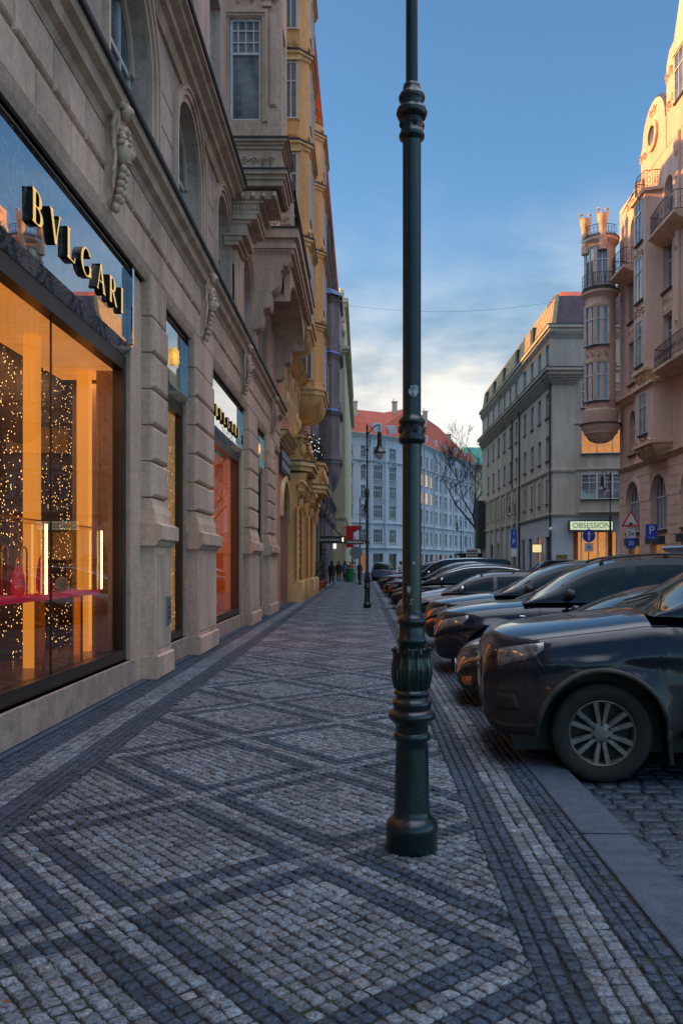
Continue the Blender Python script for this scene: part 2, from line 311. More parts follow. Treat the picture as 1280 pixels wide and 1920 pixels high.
RG = np.random.default_rng(3)
class Stones:                                        # many small setts as one paved surface
    def __init__(s): s.q = []; s.c = []
    def add(s, quad, tone): s.q.append(quad); s.c.append(tone)
    def build(s, name, m, z, near, bev, hh=.016, wob=.0022):
        Q = np.array(s.q, float); Cc = np.array(s.c, float); n = len(Q)
        cen = Q.mean(1, keepdims=True); isn = cen[:, 0, 1] < near
        V = []; Fc = []; T = []; base = 0
        for sel, g in ((isn, 4), (~isn, 2)):
            q = Q[sel]; c = Cc[sel]; k = len(q)
            if not k: continue
            if g == 2:
                ce = q.mean(1, keepdims=True); top = ce+(q-ce)*.86
                zt = RG.normal(0, .0018, (k, 1, 1))+np.zeros((k, 4, 1)); zt = z+zt
                vv = np.concatenate([np.concatenate([q, np.full((k, 4, 1), z-hh)], 2), np.concatenate([top, zt], 2)], 1)
                V.append(vv.reshape(-1, 3)); fi = np.array([[4, 5, 6, 7], [0, 1, 5, 4], [1, 2, 6, 5], [2, 3, 7, 6], [3, 0, 4, 7]]); nv = 8
            else:
                u = np.array([0, .05, .2, .5, .8, .95, 1]); m_ = len(u); UU, VV = np.meshgrid(u, u, indexing='ij')
                w00 = (1-UU)*(1-VV); w10 = UU*(1-VV); w11 = UU*VV; w01 = (1-UU)*VV
                W = np.stack([w00, w10, w11, w01], -1).reshape(-1, 4)
                xy = np.einsum('pk,nkd->npd', W, q)
                e = np.minimum(np.minimum(UU, 1-UU), np.minimum(VV, 1-VV)).reshape(-1)
                prof = np.interp(e, [0, .05, .2, .5], [-hh, -.0042, -.0006, 0])
                zz = z+prof[None]+RG.normal(0, .0026, (k, 1))+RG.normal(0, .0013, (k, len(e)))*(e > .01)
                tilt = RG.normal(0, .03, (k, 2)); ce = q.mean(1); zz += ((xy-ce[:, None])*tilt[:, None]).sum(2)
                # round the corners in plan
                dv = xy-ce[:, None]; corner = ((np.abs(UU-.5) > .44) & (np.abs(VV-.5) > .44)).reshape(-1); xy = ce[:, None]+dv*np.where(corner, .93, 1)[None, :, None]
                xy += RG.normal(0, wob*.5, xy.shape)*(e[None, :, None] < .3)
                vv = np.concatenate([xy, zz[..., None]], 2); V.append(vv.reshape(-1, 3)); nv = m_*m_
                fi = np.array([[a*m_+b, (a+1)*m_+b, (a+1)*m_+b+1, a*m_+b+1] for a in range(m_-1) for b in range(m_-1)])
            ff = (fi[None]+(np.arange(k)*nv)[:, None, None]+base).reshape(-1, 4); Fc.append(ff); T.append(np.repeat(c, nv, 0)); base += k*nv
        V = np.concatenate(V); Fc = np.concatenate(Fc); T = np.concatenate(T)
        me = bpy.data.meshes.new(name); me.vertices.add(len(V)); me.vertices.foreach_set('co', V.ravel())
        me.loops.add(Fc.size); me.loops.foreach_set('vertex_index', Fc.ravel().astype(np.int32)); me.polygons.add(len(Fc)); me.polygons.foreach_set('loop_start', np.arange(0, Fc.size, 4, dtype=np.int32))
        try: me.polygons.foreach_set('loop_total', np.full(len(Fc), 4, dtype=np.int32))
        except Exception: pass
        me.update(calc_edges=True); me.validate()
        at = me.attributes.new('tone', 'FLOAT_COLOR', 'POINT'); at.data.foreach_set('color', np.concatenate([T, np.ones((len(T), 1))], 1).ravel())
        me.polygons.foreach_set('use_smooth', [True]*len(me.polygons)); me.materials.append(m)
        o = bpy.data.objects.new(name, me); C.objects.link(o); return o

LIGHT, DARK = np.array((.128, .150, .178)), np.array((.022, .040, .068))
def tone(dark, rr=random):
    b = DARK if dark else LIGHT; f = rr.uniform(.62, 1.3)
    if not dark and rr.random() < .12: return b*f*np.array((1.15, 1.0, .9))
    if not dark and rr.random() < .1: return b*f*.6
    return b*f
S = Stones(); YE = 112.0
XL, XR = -2.12, .67
def strip(x0, x1, n, dark, y0=1.2, y1=YE):
    w_ = (x1-x0)/n
    for i in range(n):
        y = y0+random.random()*.1; ph = random.random()*9
        while y < y1:
            big = 1 if y < 30 else (2 if y < 60 else 4)
            L = random.uniform(.055, .085)*big; g = .0026
            ox = .006*sin(y*.9+ph*0+x0)+.002*sin(y*3+ph)
            a, b = x0+i*w_+g+ox, x0+(i+1)*w_-g+ox
            J = lambda: random.uniform(-.0028, .0028)
            S.add([(a+J(), y+g+J()), (b+J(), y+g+J()), (b+J(), y+L-g+J()), (a+J(), y+L-g+J())], tone(dark)); y += L
strip(-2.93, -2.66, 4, True); strip(-2.66, -2.38, 4, False); strip(-2.38, XL, 4, True)
strip(XR, .87, 3, True); strip(.87, 1.10, 3, False); strip(1.10, 1.285, 3, True)
U = Vector((.637, -.771)); Vv = Vector((.771, .637)); P0 = Vector((-1.165, 3.78)); CU, CV = 1.50, 1.24; NU, NV = 22, 18; su, sv = CU/NU, CV/NV
for j in range(-60, 1500):                            # rows run along U, stacked along V
    yc0 = (P0+Vv*(j*sv)).y
    offs = random.uniform(-.25, .25)
    # range of i such that x inside the field
    x0 = P0.x+Vv.x*j*sv; ia = int((XL-.1-x0)/(U.x*su))-1; ib = int((XR+.1-x0)/(U.x*su))+1
    mv = (j+3) % NV
    inV = mv < 6
    for i in range(ia, ib):
        mu_ = (i+3) % NU; inU = mu_ < 6
        if inU and inV: dark = not (mv in (2, 3) or mu_ in (2, 3))
        elif inV: dark = mv not in (2, 3)
        elif inU: dark = mu_ not in (2, 3)
        else: dark = False
        of = 0 if inU or mu_ in (6, NU-1) else offs*su
        of += random.uniform(-.003, .003)
        c = P0+U*(i*su+of)+Vv*(j*sv)
        if c.y < 1.2 or c.y > YE or c.x < XL-.04 or c.x > XR+.04: continue
        if c.y > 60 and (i+j) % 1: continue
        g = .0026; J = lambda: random.uniform(-.0032, .0032)
        qd = []
        for a, b in ((g, g), (su-g, g), (su-g, sv-g), (g, sv-g)):
            p = c+U*a+Vv*b; qd.append((min(max(p.x+J(), XL+.002), XR-.002), p.y+J()))
        if (max(q[0] for q in qd)-min(q[0] for q in qd)) < .02: continue
        S.add(qd, tone(dark))
paving = S.build('pavement', STONE, 0.0, 13.0, .1); tag(paving, kind='structure')
g = MB(); g.box(-3.2, 1.29, -30, 125, -.13, -.0105); tag(g.build('pavement_joints', JOINT), kind='structure')
SLAB = mat('kerb_granite', (.06, .088, .13), .6, .38, 9, .8, 60, col2=(.035, .055, .085))
g = MB(); y = -2.0
while y < 112: g.box(-3.2, -2.935, y+.004, y+1.6-.004, -.12, .008); y += 1.6
tag(g.build('pavement_edging', SLAB), kind='structure')
g = MB(); y = 4.93-2.05*3; rr = random.Random(5)
while y < 112:
    L = 2.05; y1 = y+L-.016; a, b = 1.293, 1.60; c = .018
    prof = [(a, -.2), (a, .0-.004), (a+.008, .002), (b-c, .002-rr.uniform(0, .004)), (b-.004, -.012), (b, -.03), (b+.012, -.2)]
    A = [g.V((p, y+.006, q)) for p, q in prof]; B = [g.V((p, y1, q)) for p, q in prof]; g.bridge([A, B]); g.f.append(A[::-1]); g.f.append(list(B)); y += L
tag(g.build('kerb', SLAB), kind='structure')
# roadway of large setts near, textured beyond
ROADM, n_, l_, b_ = node_mat('road_setts')
ge = n_.new('ShaderNodeNewGeometry'); br = n_.new('ShaderNodeTexBrick'); br.inputs['Scale'].default_value = 5; br.inputs['Color1'].default_value = (.05, .053, .062, 1); br.inputs['Color2'].default_value = (.085, .088, .1, 1); br.inputs['Mortar'].default_value = (.01, .01, .011, 1); br.inputs['Mortar Size'].default_value = .025
l_.new(ge.outputs['Position'], br.inputs[0]); l_.new(br.outputs[0], b_.inputs['Base Color']); b_.inputs['Roughness'].default_value = .5
bp = n_.new('ShaderNodeBump'); bp.inputs['Distance'].default_value = .03; bp.inputs['Strength'].default_value = .6; bp.invert = True; l_.new(br.outputs['Fac'], bp.inputs['Height']); l_.new(bp.outputs[0], b_.inputs['Normal'])
g = MB(); g.poly([(1.5, -60, -.128), (40, -60, -.128), (40, 400, -.128), (1.5, 400, -.128)]); g.poly([(-60, 112, -.125), (1.5, 112, -.125), (1.5, 400, -.125), (-60, 400, -.125)])
tag(g.build('road', ROADM, norm=False), kind='structure')
S = Stones(); x = 1.615; col = 0
SETT = stone_mat('sett_stone', .42)
y = 1.2
while y < 26:                                         # courses run across the road
    h = random.uniform(.12, .15); x = 1.615+random.uniform(-.1, 0); hi = 1.615
    while x < (8.5 if y < 12 else 5):
        L = random.uniform(.15, .24); a = max(x+.006, 1.617)
        if x+L-.006-a > .03:
            J = lambda: random.uniform(-.005, .005)
            f = random.uniform(.7, 1.35)
            S.add([(a+J(), y+.006+J()), (x+L-.006+J(), y+.006+J()), (x+L-.006+J(), y+h-.006+J()), (a+J(), y+h-.006+J())], np.array((.03, .044, .066))*f)
        x += L
    y += h
tag(S.build('road_setts', SETT, -.105, 9.0, .1, hh=.022, wob=.004), kind='structure')
g = MB(); g.box(12.6, 16.2, -60, 112, -.13, 0); g.box(12.4, 12.59, -60, 112, -.13, .004); tag(g.build('far_pavement', SLAB), kind='structure')

LEAFM = mat('fallen_leaf', (.22, .09, .03), .8, .4, 30)
m = MB(); R = random.Random(31)
for k in range(26):
    x = R.choice((R.uniform(1.62, 2.3), R.uniform(1.1, 1.35), R.uniform(-2.9, 1.2))); y = R.uniform(2.6, 12); z = .012 if x < 1.6 else -.09; a = R.uniform(0, 6.28); L_ = R.uniform(.012, .03)
    P = [(L_*1.2, 0, .004), (.3*L_, .5*L_, .008), (-.9*L_, .15*L_, .002), (-.2*L_, -.55*L_, .009)]
    m.poly([(x+p*cos(a)-q*sin(a), y+p*sin(a)+q*cos(a), z+r) for p, q, r in P])
tag(m.build('litter', LEAFM, norm=False), 'scattered brown leaf scraps along the kerb and between the stones', 'litter', kind='stuff')
# ================================================================= building A: corner shop building with buttresses
LEFTG = 'house fronts along the left pavement'
FA = Fac(XW, 0, 0, 1, 1, 0)
A = thing('shop_building', 'beige house with rusticated buttresses, arched first floor windows and gold lettered shopfronts', 'building', (XW, 12, 0), 0, LEFTG)
Y0A, Y1A = -9.0, 29.8
SHOPS = [(-7.5, .6), (1.9, 10.95), (12.45, 14.42), (16.3, 20.95), (23.15, 25.4)]
ARCH = [(y, y+2.0) for y in (-4.5, -.9, 2.7, 6.3, 9.9, 13.5, 17.1, 20.7, 24.3)]
m = MB(FA)
m.wall(Y0A, Y1A, 0, 5.62, [(a, b, .33, 5.47) for a, b in SHOPS], .45)
m.build('wall', STUCCO_A, A, norm=False)
m = MB(FA); m.wall(Y0A, Y1A, 6.9, 9.9, [(a, b, 7.2, 9.5, 1.0) for a, b in ARCH], .45)
for a, b in zip([ARCH[0][1]]+[x[1] for x in ARCH[1:]], [x[0] for x in ARCH[1:]]+[29.8]):   # banded stones between the arches
    if b-a < .3: continue
    for k in range(4):
        z = 7.12+k*.52; m.block(a+.27, b-.27, z, z+.5, 0, .045, .014)
m.build('first_floor_wall', STUCCO_A2, A, norm=False)
m = MB(FA); ups = [(y+.2, y+1.6) for y in (-4.5, -.9, 2.7, 6.3, 9.9, 13.5)]+[(16.6, 17.9)]
m.wall(Y0A, Y1A, 9.8, 25, [(a, b, z, z+2.3) for a, b in ups for z in (11.2, 15.2, 19.2)], .3)
m.box(Y0A, Y1A, -14, -.5, 5.7, 25); m.box(Y0A, Y1A, -14, -4.0, -.1, 5.7); m.box(Y0A, Y0A+.2, -14, 0, 0, 25); m.box(Y1A-.02, Y1A-.005, -14, -.01, 0, 25)
m.build('upper_wall', STUCCO_A2, A, norm=False)
for a, b in ups:
    for z in (11.2, 15.2): window(FA, (a+b)/2, z, b-a, 2.3, A, 'sash')
# rusticated blocks and mouldings over the shops
m = MB(FA); R = random.Random(2)
for row, (z0, z1) in enumerate(((5.66, 6.12), (6.15, 6.62))):
    y = Y0A+row*.45
    while y < Y1A-.2:
        y1 = min(y+.92, Y1A); m.block(y+.012, y1-.012, z0, z1, 0, .10, .045); y = y1
m.prism([(0, 5.46), (-.12, 5.47), (.0, 5.52), (.06, 5.5), (.09, 5.56), (.12, 5.66), (0, 5.66)], Y0A, Y1A)
m.build('rusticated_band', STUCCO_A, A)
m = MB(FA); m.prism([(0, 6.62), (.09, 6.62), (.12, 6.7), (.2, 6.74), (.22, 6.86), (.30, 6.9), (.32, 7.02), (0, 7.06)], Y0A, Y1A); m.build('string_course', STUCCO_G, A)
m = MB(FA); m.prism([(0, 7.08), (.36, 7.0), (.37, 7.03), (.37, 7.06), (0, 7.11)], Y0A, Y1A); m.build('flashing', FLASH, A)
m = MB(FA); cornice(m, Y0A, 18.7, 10.05, .38, .42); m.prism([(0, 9.6), (.05, 9.6), (.08, 9.68), (0, 9.7)], Y0A, 18.7); m.build('cornice', STUCCO_G, A)
m = MB(FA); m.prism([(0, 10.06), (.45, 10.06), (.47, 10.1), (0, 10.2)], Y0A, 18.7); m.build('flashing', FLASH, A)
# buttresses
for y0, y1 in ((.75, 1.75), (11.47, 12.4), (14.48, 16.25), (21.3, 23.1), (25.5, 27.7)):
    m = MB(FA); D = .2
    m.block(y0-.02, y1+.02, 0, .32, 0, D+.05, .02); m.block(y0, y1, .32, 1.84, 0, D, .015); m.prism([(0, 1.84), (D+.02, 1.84), (D+.05, 1.9), (D+.1, 1.93), (D+.1, 2.12), (D+.02, 2.16), (0, 2.16)], y0-.07, y1+.07)
    m.prism([(0, 2.162), (D, 2.162), (D-.01, 2.3), (D-.05, 2.42), (D-.06, 2.5), (0, 2.5)], y0+.01, y1-.01)
    z = 2.52
    while z < 5.0: m.block(y0+.02, y1-.02, z, z+.485, 0, D-.03, .05); z += .5
    m.block(y0+.02, y1-.02, z, 5.6, 0, D-.06, .03)
    m.build('buttress', STUCCO_A, A)
    m = MB(FA); m.box(y0+.1, y1-.1, D, D+.012, .42, 1.72); m.build('pedestal_panel', STUCCO_G, A)
# arch mouldings
for a, b in ARCH:
    m = MB(FA); c = (a+b)/2
    for r0, r1, d in ((1.0, 1.1, .05), (1.1, 1.19, .09), (1.19, 1.25, .12)):
        m.arch(c, 8.5, r0, r1, 0, d, 18)
        for sg in (-1, 1):
            m.box(min(c+sg*r0, c+sg*r1), max(c+sg*r0, c+sg*r1), 0, d, 7.12, 8.5)
    m.arch(c, 8.5, .88, 1.0, -.25, -.2, 18); m.build('arch_moulding', STUCCO_G, A, 40)
for a, b in ARCH: window(FA, (a+b)/2, 7.2, 1.98, 2.29, A, 'three', arch=1, d=-.3, sill=False)
# carved keystones
for yk in (3.6, 9.7, 15.35, 20.3, 26.6):
    m = MB(FA); z0, h = 5.72, 1.25; q = lambda s, d, z, r: m.ell((yk+s, .1+d, z0+h*z), r, 10, 7)
    m.prism([(.08, z0), (.13, z0+.05), (.2, z0+h*.3), (.25, z0+h*.85), (.25, z0+h), (.08, z0+h)], yk-.13, yk+.13)
    q(0, .17, .52, (.12, .1, .17)); q(0, .26, .5, (.03, .05, .06)); q(-.05, .25, .57, (.035, .03, .018)); q(.05, .25, .57, (.035, .03, .018)); q(0, .24, .42, (.06, .03, .02))
    for k in range(13): a_ = -1.7+k*.283; q(.125*sin(a_), .18+.02*(k % 2), .6+.13*cos(a_), (.028, .045, .036))
    for k in range(5):
        for sg in (-1, 0, 1): q(.055*sg*(1-.12*k), .18-.016*k+.02*(sg == 0), .36-.065*k-.02*(sg == 0), (.03, .045, .045))
    m.box(yk-.035, yk+.035, .32, .335, z0+1.25*.395, z0+1.25*.405)
    q(0, .08, .02, (.05, .05, .07)); q(0, .2, .9, (.09, .07, .1)); q(0, .26, .9, (.04, .03, .05))
    for sg in (-1, 1):
        m.tube([(yk+sg*(.15+.02*sin(k)), .2+.015*cos(k), z0+h*(.85-.07*k)) for k in range(11)], .03, 6, .018); q(sg*.12, .17, .93, (.045, .05, .05))
    m.build('carved_keystone', STUCCO_G, A, 60)
# pilaster and neck below the bay, the bay itself
YB0, YB1, DB = 18.7, 19.95, 1.23
m = MB(FA)
m.block(19.2, 20.3, 7.1, 8.85, 0, .16, .02); 
for k, (dd, z0, z1) in enumerate(((.22, 8.85, 8.95), (.3, 8.95, 9.05), (.42, 9.05, 9.3), (.5, 9.3, 9.38), (.66, 9.38, 9.5), (.7, 9.5, 9.72), (.82, 9.72, 9.8))): m.box(YB0+.32-dd*.3, YB1+.25-(.8-dd)*.3, -.1, dd, z0, z1)
for k in range(9): m.ell((YB0+.1, .08+k*.075, 9.62), (.03, .03, .06), 6, 4)
m.box(YB0+.05, YB1, -.1, DB-.12, 9.8, 9.98)
for k in range(5):
    for q in range(4): m.ell((YB0+.02-.035*q+.04, .1+k*.24, 9.92-.035*q), (.075, .055, .045), 8, 5)
m.build('bay_corbel', STUCCO_G, A, 50)
for z, p, t in ((10.38, .14, .32), (11.08, .14, .2)):
    m = MB(FA); e = p
    m.box(YB0-.04, YB1+.04, 0, DB+.04, z-t, z-t*.6); m.box(YB0-e*.6, YB1+e*.6, 0, DB+e*.6, z-t*.6, z-t*.3); m.box(YB0-e, YB1+e, 0, DB+e, z-t*.3, z); m.build('cornice', STUCCO_G, A)
    m = MB(FA); m.box(YB0-e-.03, YB1+e+.03, 0, DB+e+.03, z+.002, z+.035); m.build('flashing', FLASH, A)
FN = Fac(XW, YB0, 1, 0, 0, -1)                         # near face of the bay
m = MB(FN); wz = [(11.55, 13.85), (15.4, 17.7)]
m.wall(0, DB, 10.06, 25, [(.06, .78, a, b) for a, b in wz], .14)
m.T = FA; m.wall(YB0, YB1, 10.06, 25, [], .2); 
m = MB(lambda s, d, z: FA(s, d, z)) if False else m
m.v = [v for v in m.v]
k0 = len(m.v)
m.T = lambda s, d, z: FA(s, d+DB, z)
m.wall(YB0, YB1, 10.0, 25, [(18.95, 19.7, a, b) for a, b in wz], .14)
m.T = lambda s, d, z: (XW+s, YB1-d*0, z); m.poly([(0, 0, 10), (DB, 0, 10), (DB, 0, 25), (0, 0, 25)])
m.build('bay', STUCCO_A, A, norm=False)
m = MB(FN)
for a, b in wz:
    for e, d in ((.0, .03), (.06, .055)): 
        m.box(.8+e, .86+e, 0, d, a-.05, b+.1+e); m.box(.0, .86+e, 0, d+.002, b+.03+e, b+.09+e)
    m.box(.96, 1.12, 0, .03, a+.3, b+.05); m.box(.98, 1.1, .03, .05, a+.33, b)
    for sg in (0,): m.box(.8, 1.0, 0, .07, b+.22, b+.3)
    m.relief(.15, .95, b+.32, b+.62, .02, 4, 3); m.ell((1.08, .03, b+.5), (.1, .05, .16))
m.box(.08, 1.15, 0, .02, 10.44, 10.86); m.relief(.12, 1.1, 10.45, 10.86, .03, 9, 5)
m.build('carved_panel', STUCCO_G, A, 50)
for a, b in wz:
    window(FN, .42, a, .7, b-a, A, 'sash', d=-.09, sill=False)
    for c in (19.325,): window(FA.off(DB), c, a, .73, b-a, A, 'sash', d=-.09, sill=False)
# balcony beyond the bay
m = MB(FA); B0, B1, DBc = 22.75, 29.7, 1.13
m.box(B0-.02, B1, 0, DBc+.05, 10.05, 10.18); m.box(B0-.08, B1, 0, DBc+.1, 10.18, 10.32); m.box(B0-.04, B1, 0, DBc+.04, 10.32, 10.45); m.box(B0-.14, B1, 0, DBc+.18, 10.45, 10.7)
for k in range(13): m.box(B0-.06, B0-.02, .12+k*.075, .16+k*.075, 10.1, 10.16)
m.build('balcony_slab', STUCCO_G, A)
m = MB(FA); m.box(B0-.18, B1, 0, DBc+.22, 10.703, 10.74); m.box(B0-.02, B1, .9, DBc+.08, 11.72, 11.77); m.box(B0-.02, B0+.3, .1, DBc+.08, 11.72, 11.772); m.build('flashing', FLASH, A)
m = MB(FA)
for s0, s1 in ((B0+.02, B0+.34), (25.9, 26.3), (29.3, 29.65)):
    m.box(s0, s1, DBc-.34, DBc, 10.74, 11.62); m.box(s0-.03, s1+.03, DBc-.37, DBc+.03, 11.62, 11.72); m.box(s0+.06, s1-.06, DBc, DBc+.02, 10.85, 11.5); m.relief(s0+.08, s1-.08, 10.9, 11.45, DBc+.03, 3, 1)
FB = Fac(XW, B0+.02, 1, 0, 0, -1); m.T = FB
m.box(DBc-.3, DBc-.04, 0, .02, 10.85, 11.5); m.relief(DBc-.27, DBc-.07, 10.9, 11.12, .02, 3, 1); m.relief(DBc-.27, DBc-.07, 11.2, 11.45, .02, 5, 1)
m.T = FA
for s0, s1 in ((B0+.34, 25.9), (26.3, 29.3)):
    m.box(s0, s1, DBc-.2, DBc-.08, 10.74, 10.84); m.box(s0, s1, DBc-.2, DBc-.08, 11.55, 11.7)
    n = int((s1-s0)/.28)
    for k in range(n): c = s0+(k+.5)*(s1-s0)/n; m.lathe([(.04, 10.84), (.075, 11.0), (.04, 11.15), (.03, 11.3), (.06, 11.4), (.04, 11.55)], c, DBc-.14, 8)
m.T = FB; m.box(.15, DBc-.34, -.16, -.1, 10.74, 10.84); m.box(.15, DBc-.34, -.16, -.1, 11.55, 11.7); m.box(.12, .2, -.18, -.06, 10.74, 11.7)
for cx in (.37, .62):
    m.tube([(cx+.11*cos(a), -.13, 11.05+.14*sin(a)) for a in [k*.6 for k in range(11)]], .018, 5); m.tube([(cx+.09*cos(a), -.13, 11.37+.12*sin(a)) for a in [k*.6 for k in range(11)]], .018, 5)
    m.tube([(cx, -.13, 10.84), (cx, -.13, 11.55)], .02, 5); m.ell((cx, -.13, 11.2), (.08, .03, .05), 8, 4)
m.build('balustrade', STUCCO_G, A, 50)
brk = [(0, 10.05), (1.08, 10.05), (1.08, 9.85), (.98, 9.78), (.88, 9.7), (.8, 9.55), (.78, 9.3), (.74, 9.17), (.66, 9.08), (.56, 9.04), (.55, 8.7), (.5, 8.6), (.4, 8.55), (.33, 8.54), (.32, 8.25), (.27, 8.1), (.18, 8.0), (.05, 7.98), (0, 7.98)]
for s0 in (22.75, 28.9):
    m = MB(FA); m.prism(brk, s0, s0+.62); m.prism([(0, 9.62), (.9, 9.62), (.9, 9.64), (0, 9.64)], s0-.004, s0+.63)
    m.prism([(0, 9.02), (.6, 9.02), (.6, 9.04), (0, 9.04)], s0-.004, s0+.63); m.lathe([(.12, s0), (.12, s0+.62)], 0, 0, 3) if False else None
    m.tube([(s0-.02, .93, 9.82), (s0+.64, .93, 9.82)], .1, 10); m.tube([(s0-.02, .45, 8.66), (s0+.64, .45, 8.66)], .09, 10)
    m.build('console_bracket', STUCCO_G, A, 40)
m = MB(FA); P = [(23.37, 10.04), (28.9, 10.04)]+[(26.13+2.76*cos(pi*k/14), 8.95+.95*sin(pi*k/14)) for k in range(15)]
for d in (.84,):
    a_ = [m.V((s, d, z)) for s, z in P]; b_ = [m.V((s, d+.18, z)) for s, z in P]; m.bridge([a_, b_])
    top0, top1 = P[0], P[1]; arc = P[2:]
    for (x0, y0), (x1, y1) in zip(arc[:-1], arc[1:]):
        for dd in (d, d+.18): m.poly([(x0, dd, y0), (x1, dd, y1), (x1, dd, 10.04), (x0, dd, 10.04)])
for k in range(14): 
    (x0, y0), (x1, y1) = P[2+k], P[3+k]; m.poly([(x0, 0, y0), (x1, 0, y1), (x1, .84, y1), (x0, .84, y0)])
m.build('balcony_arch', STUCCO_G, A, norm=False)

# ---- shop windows of building A
BRONZE = mat('bronze_frame', (.055, .04, .028), .35, .15, 6, metal=.5)
GLASS = glass_mat('shop_glass', (.97, .97, .97), 1.75)
SILL = mat('limestone_sill', (.50, .35, .28), .6, .25, 3, .2, 60)
for a, b in SHOPS:
    m = MB(FA); m.box(a-.05, b+.05, -.3, .045, .02, .33); m.build('stone_plinth', SILL, A)
    m = MB(FA); d0, d1 = -.2, -.06
    m.box(a, b, d0, d1, .335, .47); m.box(a, b, d0, d1, 4.12, 4.3); m.box(a, a+.1, d0, d1, .47, 4.12); m.box(b-.12, b, d0, d1, .47, 4.12)
    fr = m.build('shop_window', BRONZE, A)
    m = MB(FA); cuts = [a+.1]+([y for y in (3.6, 6.05, 8.5) if a < y < b and b-a > 5])+[b-.12]
    for u, v in zip(cuts[:-1], cuts[1:]): m.poly([(u+.006, -.13, .47), (v-.006, -.13, .47), (v-.006, -.13, 4.12), (u+.006, -.13, 4.12)])
    m.build('pane', GLASS, fr, norm=False)
    if len(cuts) > 2:
        for u in cuts[1:-1]: m = MB(FA); m.box(u-.006, u+.006, -.14, -.12, .47, 4.12); m.build('glazing_joint', BRONZE, fr)
    if a > 16: 
        m = MB(FA); m.box(b-.55, b-.5, -.19, -.08, .47, 4.12); m.build('mullion', BRONZE, fr)
# polished marble fascias with their emblems and letters
MARB, n_, l_, b_ = node_mat('polished_marble')
ge = n_.new('ShaderNodeNewGeometry'); t = n_.new('ShaderNodeTexNoise'); t.inputs['Scale'].default_value = 1.6; t.inputs['Detail'].default_value = 10; t.inputs['Roughness'].default_value = .7; t.inputs['Distortion'].default_value = 1.6
l_.new(ge.outputs['Position'], t.inputs[0]); r = n_.new('ShaderNodeValToRGB'); e = r.color_ramp.elements
e[0].position = .48; e[0].color = (.012, .012, .016, 1); e[1].position = .515; e[1].color = (.012, .012, .016, 1); x = r.color_ramp.elements.new(.498); x.color = (.30, .31, .33, 1)
l_.new(t.outputs[0], r.inputs[0]); l_.new(r.outputs[0], b_.inputs['Base Color']); b_.inputs['Roughness'].default_value = .02; b_.inputs['IOR'].default_value = 2.6; b_.inputs['Coat Weight'].default_value = 1; b_.inputs['Coat IOR'].default_value = 1.9; b_.inputs['Coat Roughness'].default_value = .01
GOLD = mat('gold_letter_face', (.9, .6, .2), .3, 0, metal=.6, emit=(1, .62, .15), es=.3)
LSIDE = mat('letter_side', (.035, .028, .02), .3, .2, 20, metal=.7)
def glyph(ch):
    t, T, H = .06, .15, 1.0                      # thin and thick stroke widths; serif capitals, unit height
    L = {}
    def bar(x0, z0, x1, z1, w0, w1=None):
        w1 = w1 or w0; return [(x0-w0/2, z0), (x0+w0/2, z0), (x1+w1/2, z1), (x1-w1/2, z1)]
    def arc(cx, cz, rx, rz, a0, a1, wa, wb, n=14):
        out = []
        for k in range(n):
            p = []
            for q in (k, k+1):
                a = a0+(a1-a0)*q/n; w_ = wa+(wb-wa)*abs(cos(a)); p.append(((cx+rx*cos(a), cz+rz*sin(a)), (cx+(rx-w_)*cos(a), cz+(rz-w_*.6)*sin(a))))
            out.append([p[0][0], p[1][0], p[1][1], p[0][1]])
        return out
    ser = lambda x, z, w_=.2: [(x-w_/2, z-.015), (x+w_/2, z-.015), (x+w_/2, z+.015), (x-w_/2, z+.015)]
    if ch == 'B': return [bar(.1, 0, .1, 1, T), [(0, 0), (.3, 0), (.3, .04), (0, .04)], [(0, .96), (.28, .96), (.28, 1), (0, 1)], [(.1, .5), (.3, .5), (.3, .54), (.1, .54)]]+arc(.28, .75, .24, .25, -pi/2, pi/2, t, T)+arc(.29, .26, .29, .26, -pi/2, pi/2, t, T), .6
    if ch == 'V': return [bar(.08, 1, .34, 0, T, T*.8), bar(.6, 1, .34, 0, t), ser(.08, .985), ser(.6, .985, .16)], .68
    if ch == 'L': return [bar(.1, 0, .1, 1, T), [(0, 0), (.5, 0), (.54, .2), (.5, .2), (.46, .045), (0, .04)], ser(.1, .985)], .56
    if ch == 'G': return arc(.42, .5, .42, .5, .75, 2*pi-.75, t, T, 20)+[bar(.7, 0.08, .7, .42, T*.9), ser(.68, .42, .24), bar(.72, .98, .72, .76, .02)], .84
    if ch == 'A': return [bar(.06, 0, .33, 1, t), bar(.62, 0, .33, 1, T, T*.8), [(.17, .34), (.5, .34), (.49, .38), (.18, .38)], ser(.06, .015, .16), ser(.62, .015, .2)], .7
    if ch == 'R': return [bar(.1, 0, .1, 1, T), ser(.1, .015), [(0, .96), (.28, .96), (.28, 1), (0, 1)], [(.1, .47), (.3, .47), (.3, .51), (.1, .51)], bar(.3, .49, .62, 0, T)]+arc(.28, .735, .26, .265, -pi/2, pi/2, t, T), .68
    return [bar(.1, 0, .1, 1, T), ser(.1, .015), ser(.1, .985)], .2
